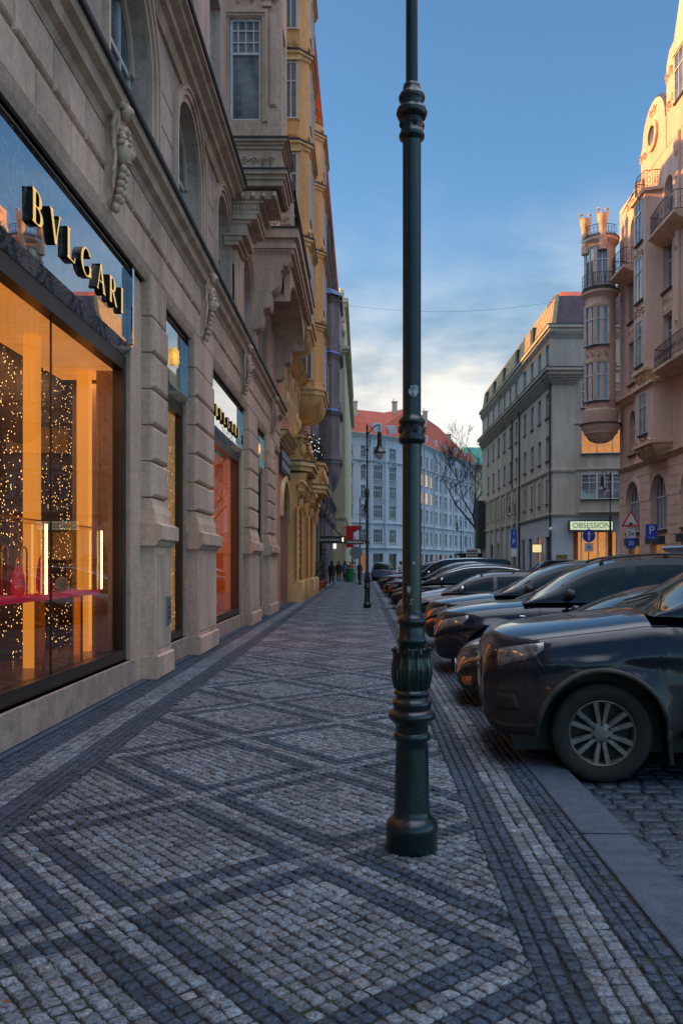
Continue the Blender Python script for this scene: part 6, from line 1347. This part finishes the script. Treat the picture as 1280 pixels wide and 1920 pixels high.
def make_lamp(label):
    rt = thing('street_lamp', label, 'street lamp', (0, 0, 0), 0, 'green cast iron street lamps')
    m = MB(); m.lathe(prof, 0, 0, 36); local(m, 'post', GREENP, rt, 50)
    m = MB(); rnd = random.Random(6)
    for k in range(14):                               # acanthus leaves round the foot of the shaft
        a = 2*pi*k/14; R_ = []
        for j in range(9):
            t = j/8; z = .895+.225*t; rad = .090+.016*sin(pi*min(1, t*1.15))+(.018*(t-.8)/.2 if t > .8 else 0); wd = .021*(sin(pi*(.12+.8*t))**.6)*(1+.25*(j % 2))
            R_.append([m.V((rad*cos(a)-sin(a)*wd*s+cos(a)*(.010 if s == 0 else 0), rad*sin(a)+cos(a)*wd*s+sin(a)*(.010 if s == 0 else 0), z)) for s in (-1, -.5, 0, .5, 1)])
        m.bridge(R_, False)
        m.tube([(.1*cos(a+pi/14), .1*sin(a+pi/14), .93), (.108*cos(a+pi/14), .108*sin(a+pi/14), 1.0), (.094*cos(a+pi/14), .094*sin(a+pi/14), 1.07)], [.006, .008, .004], 5)
        if k % 2 == 0: m.ell((.1*cos(a), .1*sin(a), 1.118), .011, 6, 4)
    local(m, 'leaf_collar', GREENP, rt, 60)
    m = MB()
    for z, rd in ((2.347, .069), (4.06, .062)):
        for k in range(4):
            a = pi/4+pi/2*k-.55; cx, cyy = rd*cos(a), rd*sin(a)
            for q in range(6): b = q*pi/3; m.ell((cx-sin(a)*.014*cos(b), cyy+cos(a)*.014*cos(b), z+.014*sin(b)), .0085, 6, 4)
            m.ell((cx+.004*cos(a), cyy+.004*sin(a), z), .008, 6, 4)
    local(m, 'rosettes', GREENP, rt, 60)
    m = MB(); m.tube([(-.28, 0, 5.23), (.28, 0, 5.23)], .014, 6); m.ell((-.28, 0, 5.23), .025, 6, 4); m.ell((.28, 0, 5.23), .025, 6, 4); local(m, 'crossbar', GREENP, rt)
    m = MB(); m.tube([(.02, 0, 6.2)]+[(.07+.33*(k/8), 0, 6.28+.27*sin(pi*.5*k/8)) for k in range(9)]+[(.42, 0, 6.57), (.45, 0, 6.5)], .018, 7)
    m.tube([(.03, 0, 5.75)]+[(.03+.09*sin(pi*k/8), 0, 5.75+.4*k/8) for k in range(1, 9)], .012, 5)
    m.tube([(.1+.05*cos(a), 0, 6.12+.05*sin(a)) for a in [k*.6 for k in range(10)]], .012, 5); m.tube([(.09+.04*cos(a), 0, 5.95+.05*sin(a)) for a in [k*.6 for k in range(10)]], .010, 5)
    local(m, 'arm', GREENP, rt, 50)
    m = MB(); m.lathe([(.012, 6.52), (.012, 6.34), (.05, 6.32), (.075, 6.26), (.08, 6.0), (.085, 5.82), (.12, 5.74), (.16, 5.66), (.22, 5.6), (.24, 5.57), (.23, 5.55), (.16, 5.56)], .44, 0, 24); lt = local(m, 'lantern', GREENP, rt, 50)
    m = MB(); m.lathe([(.145, 5.565), (.15, 5.5), (.13, 5.42), (.09, 5.36), (.03, 5.33), (.002, 5.325)], .44, 0, 20); o = local(m, 'globe', LAMPG, rt, True); o.parent = lt
    return rt
L0 = make_lamp('tall dark green lamp post with peeling sticker remains, closest to the camera')
lamps = [((.275, 4.68, 0), 0, None), ((.155, 29.8, 0), 0, 'green lamp post with hanging lantern behind and left of the closest post'), ((-.22, 62.0, 0), 0, 'farthest lamp post on the left pavement beside the direction sign'),
         ((13.35, 45, 0), pi, 'lamp post with lantern in front of the seam between rose and tan houses'), ((12.5, 68.5, 0), pi, 'lamp post in front of the tan building by the blue information sign'), ((11.3, 96, 0), pi, 'distant lamp post before the pale grey house, right of the closest post')]
for k, (loc, rz, lb) in enumerate(lamps):
    o = L0 if k == 0 else copy_tree(L0); o.location = loc; o.rotation_euler = (0, 0, rz)
    if lb: o['label'] = lb
STK = mat('torn_sticker', (.45, .5, .56), .7, .5, 22, col2=(.05, .08, .09))
rnd = random.Random(12)
for az, z, w_, h in ((-80, 2.56, .072, .095), (-97, 1.385, .08, .05), (-112, 1.455, .03, .06), (-78, 1.6, .025, .025)):
    m = MB(); r0 = .0545; n = 9; cx, cz = 0, 0
    P = []
    for k in range(14): a = 2*pi*k/14; q = rnd.uniform(.6, 1.0); P.append((w_*.5*q*cos(a), h*.5*q*sin(a)))
    c0 = m.V((r0*cos(radians(az)), r0*sin(radians(az)), z)); ids = [m.V((r0*cos(radians(az)+u/r0), r0*sin(radians(az)+u/r0), z+v)) for u, v in P]
    for k in range(14): m.f.append([c0, ids[k], ids[(k+1) % 14]])
    local(m, 'sticker', STK, L0)
# ================================================================= traffic signs
SBLUE = mat('sign_blue', (.01, .06, .42), .45, .05, 6); SWHITE = mat('sign_white', (.65, .65, .65), .5, .05, 6); SRED = mat('sign_red', (.6, .02, .02), .5, .05, 6); SBLK = mat('sign_black', (.01, .01, .01), .5, 0); GALV = mat('galvanised_post', (.22, .23, .24), .45, .1, 10, metal=.5)
def sign_root(label, x, y, h): rt = thing('traffic_sign', label, 'sign', (x, y, 0)); m = MB(); m.tube([(x, y+.05, 0), (x, y+.05, h)], .03, 8); m.build('post', GALV, rt); return rt
def slab(x, y, z, pts, M, rt, nm, e=.0, t=.02):
    m = MB(); m.prismy([(x+a, z+b) for a, b in pts], y-e-.004 if e else y+t, y-e); return m.build(nm, M, rt)
rect = lambda w_, h: [(-w_/2, -h/2), (w_/2, -h/2), (w_/2, h/2), (-w_/2, h/2)]
circ = lambda r: [(r*cos(2*pi*k/28), r*sin(2*pi*k/28)) for k in range(28)]
def tri(r): return [(r*cos(pi/2+2*pi*k/3), r*sin(pi/2+2*pi*k/3)) for k in range(3)]
rt = sign_root('red triangle speed bump sign over a white 2x plate and a blue 20 plate', 15.0*.9, 42, 3.4); x, y = 13.5, 42
s_ = slab(x, y, 3.72, tri(.56), SRED, rt, 'triangle_plate'); slab(x, y, 3.72, tri(.40), SWHITE, rt, 'triangle_field', .004)
slab(x, y, 3.60, [(-.2, -.06), (-.1, -.03), (-.03, .05), (.03, .05), (.1, -.03), (.2, -.06)], SBLK, rt, 'bump_symbol', .01)
slab(x, y, 3.10, rect(.46, .46), SWHITE, rt, 'count_plate'); text('2x', .3, (x, y-.012, 3.10), (pi/2, 0, 0), SBLK, rt)
slab(x, y, 2.60, rect(.48, .50), SBLUE, rt, 'speed_plate'); text('20', .28, (x, y-.012, 2.60), (pi/2, 0, 0), SWHITE, rt)
rt = sign_root('blue square parking sign with a white P in front of the rose house', 13.85, 40, 3.5); x, y = 13.85, 40
slab(x, y, 3.1, rect(.56, .74), SBLUE, rt, 'parking_plate'); text('P', .55, (x, y-.012, 3.17), (pi/2, 0, 0), SWHITE, rt); text('Pa - Ne', .1, (x, y-.012, 2.83), (pi/2, 0, 0), SWHITE, rt)
rt = sign_root('round blue sign with white up arrow before the lit corner shop', 12.2, 45.0, 3.5); x, y = 12.2, 45.0
slab(x, y, 3.08, circ(.35), SBLUE, rt, 'round_plate'); slab(x, y, 3.08, [(-.04, -.26), (.04, -.26), (.04, .08), (.12, .06), (0, .26), (-.12, .06), (-.04, .08)], SWHITE, rt, 'arrow', .006)
slab(x, y, 2.46, rect(.46, .46), SWHITE, rt, 'supplementary_plate'); slab(x, y, 2.46, [(-.06, .14), (-.02, .14), (-.02, 0), (.12, 0), (.12, -.04), (-.06, -.04)], SBLK, rt, 'route_symbol', .006)
rt = sign_root('tall blue information and parking sign beside the tan building', 11.4, 63, 4.1); x, y = 11.4, 63
slab(x, y, 3.85, rect(.44, .62), SBLUE, rt, 'information_plate'); text('i', .5, (x, y-.012, 3.87), (pi/2, 0, 0), SWHITE, rt); slab(x, y, 3.15, rect(.46, .72), SBLUE, rt, 'parking_plate'); text('P', .52, (x, y-.012, 3.2), (pi/2, 0, 0), SWHITE, rt); slab(x, y, 2.4, rect(.42, .6), SWHITE, rt, 'supplementary_plate')
rt = sign_root('brown and white direction boards on a post by the farthest left lamp', -.55, 60, 3.5)
m = MB(); m.box(-1.2, .05, 59.96, 60, 2.95, 3.3); b_ = m.build('direction_board', mat('brown_board', (.16, .06, .04), .5, .1, 5), rt); m = MB(); m.box(-1.1, -.05, 59.95, 59.958, 3.08, 3.17); m.build('pale_stripe', SWHITE, b_)
slab(-.5, 60, 2.35, circ(.45), mat('back_of_sign', (.2, .24, .26), .5, .1, 5), rt, 'round_sign_back')
# ================================================================= kiosk, tree, plants, wire
ks = thing('kiosk', 'small black kiosk with flat roof at the foot of the bare tree', 'kiosk', (16.0, 118, 0))
m = MB(); m.box(13.9, 18, 117, 121, -.1, 2.7); m.build('cabin', FLASH, ks); m = MB(); m.box(13.3, 18.3, 116.5, 121.5, 2.7, 3.0); m.build('roof', IRON, ks)
ns = thing('notice_board', 'white striped notice board hung on the kiosk', 'board', (15.0, 116.4, 2))
m = MB(); m.box(14.4, 16.0, 116.3, 116.38, 2.2, 3.6); bb = m.build('board', SWHITE, ns)
m = MB(); [m.box(14.5, 15.9, 116.28, 116.296, z, z+.18) for z in (2.4, 2.8, 3.2)]; m.build('stripes', mat('brown_board', (.16, .06, .04), .5, .1, 5), ns)
BARK = mat('dark_bark', (.035, .028, .028), .9, .3, 4, .5, 20)
tr = thing('bare_tree', 'bare winter tree leaning left before the pale grey house', 'tree', (18.2, 125, 0))
m = MB(); tm = MB(); R = random.Random(21)
def branch(p, d, L_, r, dep, mb):
    pts = [p]; rad = [r]; n = 5; q = p.copy(); dd = d.copy()
    for k in range(n):
        dd = (dd+Vector((R.uniform(-.16, .16), R.uniform(-.16, .16), R.uniform(-.02, .14)))).normalized(); q = q+dd*L_/n; pts.append(q.copy()); rad.append(r*(1-.5*(k+1)/n))
    mb.tube(pts, rad, 6 if dep > 2 else 4)
    if dep <= 0: return
    for k in range(4 if dep > 1 else 5):
        i = R.randint(2, n); a = R.uniform(0, 6.28); sp = R.uniform(.45, .95)
        nd = (dd+Vector((cos(a)*sp, sin(a)*sp, R.uniform(-.15, .35)))).normalized(); branch(pts[i], nd, L_*R.uniform(.55, .8), max(rad[i]*.6, .018), dep-1, m)
def limb(P, r0, r1, kids):
    tm.tube([Vector(p) for p in P], [r0+(r1-r0)*k/(len(P)-1) for k in range(len(P))], 8)
    for i in kids:
        a = R.uniform(0, 6.28); branch(Vector(P[i]), Vector((cos(a)*.8, sin(a)*.5, .5)).normalized(), R.uniform(2.8, 4.2), .065, 3, m)
limb([(18.2, 125, 0), (18.0, 125, 3), (17.3, 125, 6), (16.6, 125, 8.5), (16.9, 125, 11.5), (16.8, 125, 14.5), (17.4, 125, 17)], .3, .06, (3, 4, 5, 6))
limb([(17.1, 125, 6.6), (15.4, 124.6, 8.6), (13.8, 124.4, 10.4), (12.8, 124.4, 12.6), (11.8, 124, 14.0)], .17, .05, (2, 3, 4, 4))
limb([(16.6, 125, 8.5), (15.2, 125.4, 11), (14.4, 125.6, 14)], .12, .04, (1, 2, 2))
limb([(16.8, 125, 10.5), (18.2, 125, 13), (18.9, 125, 15.5)], .11, .04, (1, 2))
tm.build('trunk', BARK, tr, 60); m.build('crown', BARK, tr, 60)
TERR = mat('terracotta', (.42, .13, .06), .85, .15, 8); LEAF = mat('dark_leaf', (.02, .045, .018), .5, .4, 6)
for k, (x, y, s, lb) in enumerate(((-2.62, 47.5, 1.15, 'terracotta pot with small dark shrub, nearer one by the ochre house end'), (-2.55, 53.0, 1.0, 'terracotta pot with tall dark plant, farther one by the grey house'))):
    t = thing('potted_plant', lb, 'potted plant', (x, y, 0), 0, 'terracotta pots on the left pavement')
    m = MB(); m.lathe([(.22*s, 0), (.32*s, .42*s), (.36*s, .43*s), (.36*s, .52*s), (.31*s, .52*s), (.30*s, .46*s), (.02, .46*s)], x, y, 18); m.build('pot', TERR, t, 40)
    m = MB(); H_ = (1.1, 1.9)[k]; m.tube([(x, y, .4), (x+.03, y, .4+H_*.8)], .025, 5); m.build('stem', BARK, t)
    m = MB(); R2 = random.Random(k)
    for i in range(420):
        a = R2.uniform(0, 6.28); z = .62+H_*R2.random(); rr = (.42 if k == 0 else .3)*sqrt(R2.random())*(1.1-abs(z-.9-H_*.4)/H_); p = Vector((x+rr*cos(a), y+rr*sin(a), z)); d = Vector((R2.uniform(-1, 1), R2.uniform(-1, 1), R2.uniform(-.4, 1))).normalized()*.11; u = d.cross(Vector((R2.uniform(-1, 1), R2.uniform(-1, 1), 1))).normalized()*.03
        m.poly([p, p+d*.5+u, p+d, p+d*.5-u])
    m.build('foliage', LEAF, t, norm=False)
m = MB(); P = [(-1.7+16.4*k/20, 58-6.2*k/20, 19.6-1.3*k/20-.75*sin(pi*k/20)) for k in range(21)]; m.tube(P, .008, 5); tag(m.build('overhead_wire', IRON), 'thin wire sagging across the street high between the houses', 'wire')
bn_ = thing('litter_bin', 'green litter bin on the pavement beside the walking people', 'bin', (-1.1, 70, 0)); m = MB(); m.lathe([(.3, 0), (.34, .1), (.34, .95), (.36, 1.0), (.3, 1.05)], -1.1, 70, 16); m.build('barrel', mat('bin_green', (.02, .22, .05), .5, .1, 5), bn_, 40); m = MB(); m.lathe([(.36, 1.05), (.34, 1.15), (.15, 1.2), (.01, 1.2)], -1.1, 70, 16); m.build('lid', LEAF, bn_, 40)
# ================================================================= people
SKIN = mat('skin', (.42, .24, .17), .6, .05, 5)
def cloth(n, c): return mat(n, c, .85, .15, 9)
def person(label, x, y, rz, coat, legs, hair, h=1.74, stride=.22, arms=.12):
    rt = thing('person', label, 'person', (x, y, 0), rz, 'people walking on the pavement'); s = h/1.74
    V_ = [(0, 0, .95, .15, .11), (0, 0, 1.12, .145, .10), (0, 0, 1.32, .17, .11), (0, 0, 1.44, .13, .09), (0, 0, 1.51, .055, .055), (0, .01, 1.58, .065, .075), (0, .01, 1.67, .075, .09),
          (-.2, 0, 1.40, .062, .062), (-.235, .05*0-arms*.2, 1.14, .048, .048), (-.22, arms, .90, .036, .036), (-.215, arms+.02, .82, .032, .02),
          (.2, 0, 1.40, .062, .062), (.235, arms*.2, 1.14, .048, .048), (.22, -arms, .90, .036, .036), (.215, -arms+.02, .82, .032, .02),
          (-.09, 0, .88, .095, .095), (-.1, stride*.45, .50, .062, .065), (-.1, stride*.6, .09, .042, .045), (-.1, stride*.6+.14, .04, .04, .03),
          (.09, 0, .88, .095, .095), (.1, -stride*.2, .50, .062, .065), (.1, -stride, .11, .042, .045), (.1, -stride+.14, .04, .04, .03)]
    E = [(0, 1), (1, 2), (2, 3), (3, 4), (4, 5), (5, 6), (3, 7), (7, 8), (8, 9), (9, 10), (3, 11), (11, 12), (12, 13), (13, 14), (0, 15), (15, 16), (16, 17), (17, 18), (0, 19), (19, 20), (20, 21), (21, 22)]
    me = bpy.data.meshes.new('body'); me.from_pydata([(a*s, b*s, c*s) for a, b, c, _, _ in V_], E, []); o = bpy.data.objects.new('body', me); C.objects.link(o)
    sk = o.modifiers.new('skin', 'SKIN'); 
    for i, v in enumerate(V_): me.skin_vertices[0].data[i].radius = (v[3]*s, v[4]*s); me.skin_vertices[0].data[i].use_root = (i == 0)
    o.modifiers.new('s', 'SUBSURF').levels = 1; dg = bpy.context.evaluated_depsgraph_get(); ev = o.evaluated_get(dg); nm = bpy.data.meshes.new_from_object(ev); bpy.data.objects.remove(o)
    for mt in (coat, legs, SKIN): nm.materials.append(mt)
    nm.polygons.foreach_set('use_smooth', [True]*len(nm.polygons))
    for p in nm.polygons:
        z = p.center.z/s; xx = abs(p.center.x)/s; p.material_index = 2 if z > 1.5 or (z < .87 and xx > .17 and z > .75) else (0 if z > .84 or xx > .17 else 1)
    o = bpy.data.objects.new('body', nm); C.objects.link(o); o.parent = rt
    m = MB()
    R_ = [[m.V((q*1.0*cos(2*pi*k/16)*s, d_*sin(2*pi*k/16)*s, z*s)) for k in range(16)] for q, d_, z in ((.2, .15, 1.42), (.205, .15, 1.3), (.18, .14, 1.08), (.2, .15, .9), (.215, .17, .68))]; m.bridge(R_); local(m, 'coat', coat, rt, True)
    m = MB(); m.ell((0, -.015*s, 1.69*s), (.095*s, .105*s, .11*s), 12, 8); m.ell((0, -.05*s, 1.6*s), (.085*s, .06*s, .1*s), 10, 6); local(m, 'hair', hair, rt, True)
    m = MB(); m.ell((0, .1*s, 1.63*s), (.014, .02, .025), 6, 4); 
    for sg in (-1, 1): m.ell((sg*.085*s, .005, 1.64*s), (.012, .02, .03), 6, 4)
    local(m, 'face_features', SKIN, rt, True)
    return rt
BKC, NVY, ORG, WHT, JEAN, GRY = cloth('black_cloth', (.012, .012, .014)), cloth('navy_cloth', (.02, .03, .07)), cloth('orange_cloth', (.45, .16, .03)), cloth('white_cloth', (.5, .5, .52)), cloth('denim', (.04, .06, .12)), cloth('grey_cloth', (.12, .13, .16))
HB, HBR = cloth('black_hair', (.012, .01, .01)), cloth('brown_hair', (.06, .035, .02))
for a in ((-2.2, 59, .2, BKC, BKC, HB, 'person in a long black coat standing by the grey house wall', 1.72), (-2.05, 71, .1, BKC, BKC, HBR, 'person in a black coat walking, left one of the walking pair', 1.75), (-1.55, 71.5, -.1, GRY, JEAN, HB, 'person in a grey jacket and jeans, right one of the walking pair', 1.66),
          (-1.65, 79, 2.9, NVY, JEAN, HBR, 'person in navy jacket behind the walking pair', 1.78), (-1.25, 83, 3.0, ORG, JEAN, HBR, 'person in an orange jacket behind the walking pair', 1.7), (-.3, 78, .3, BKC, NVY, HB, 'person in black between the two far lamp posts', 1.7), (-.95, 87, 3.1, WHT, JEAN, HB, 'person in white beyond the green bin', 1.68),
          (2.6, 57.5, 1.2, WHT, JEAN, HBR, 'person in a white top on the road beside the steel blue car', 1.7), (-2.25, 90, .2, GRY, BKC, HB, 'person in grey farthest down by the lemon house corner', 1.72)):
    person(a[6], a[0], a[1], a[2], a[3], a[4], a[5], a[7])
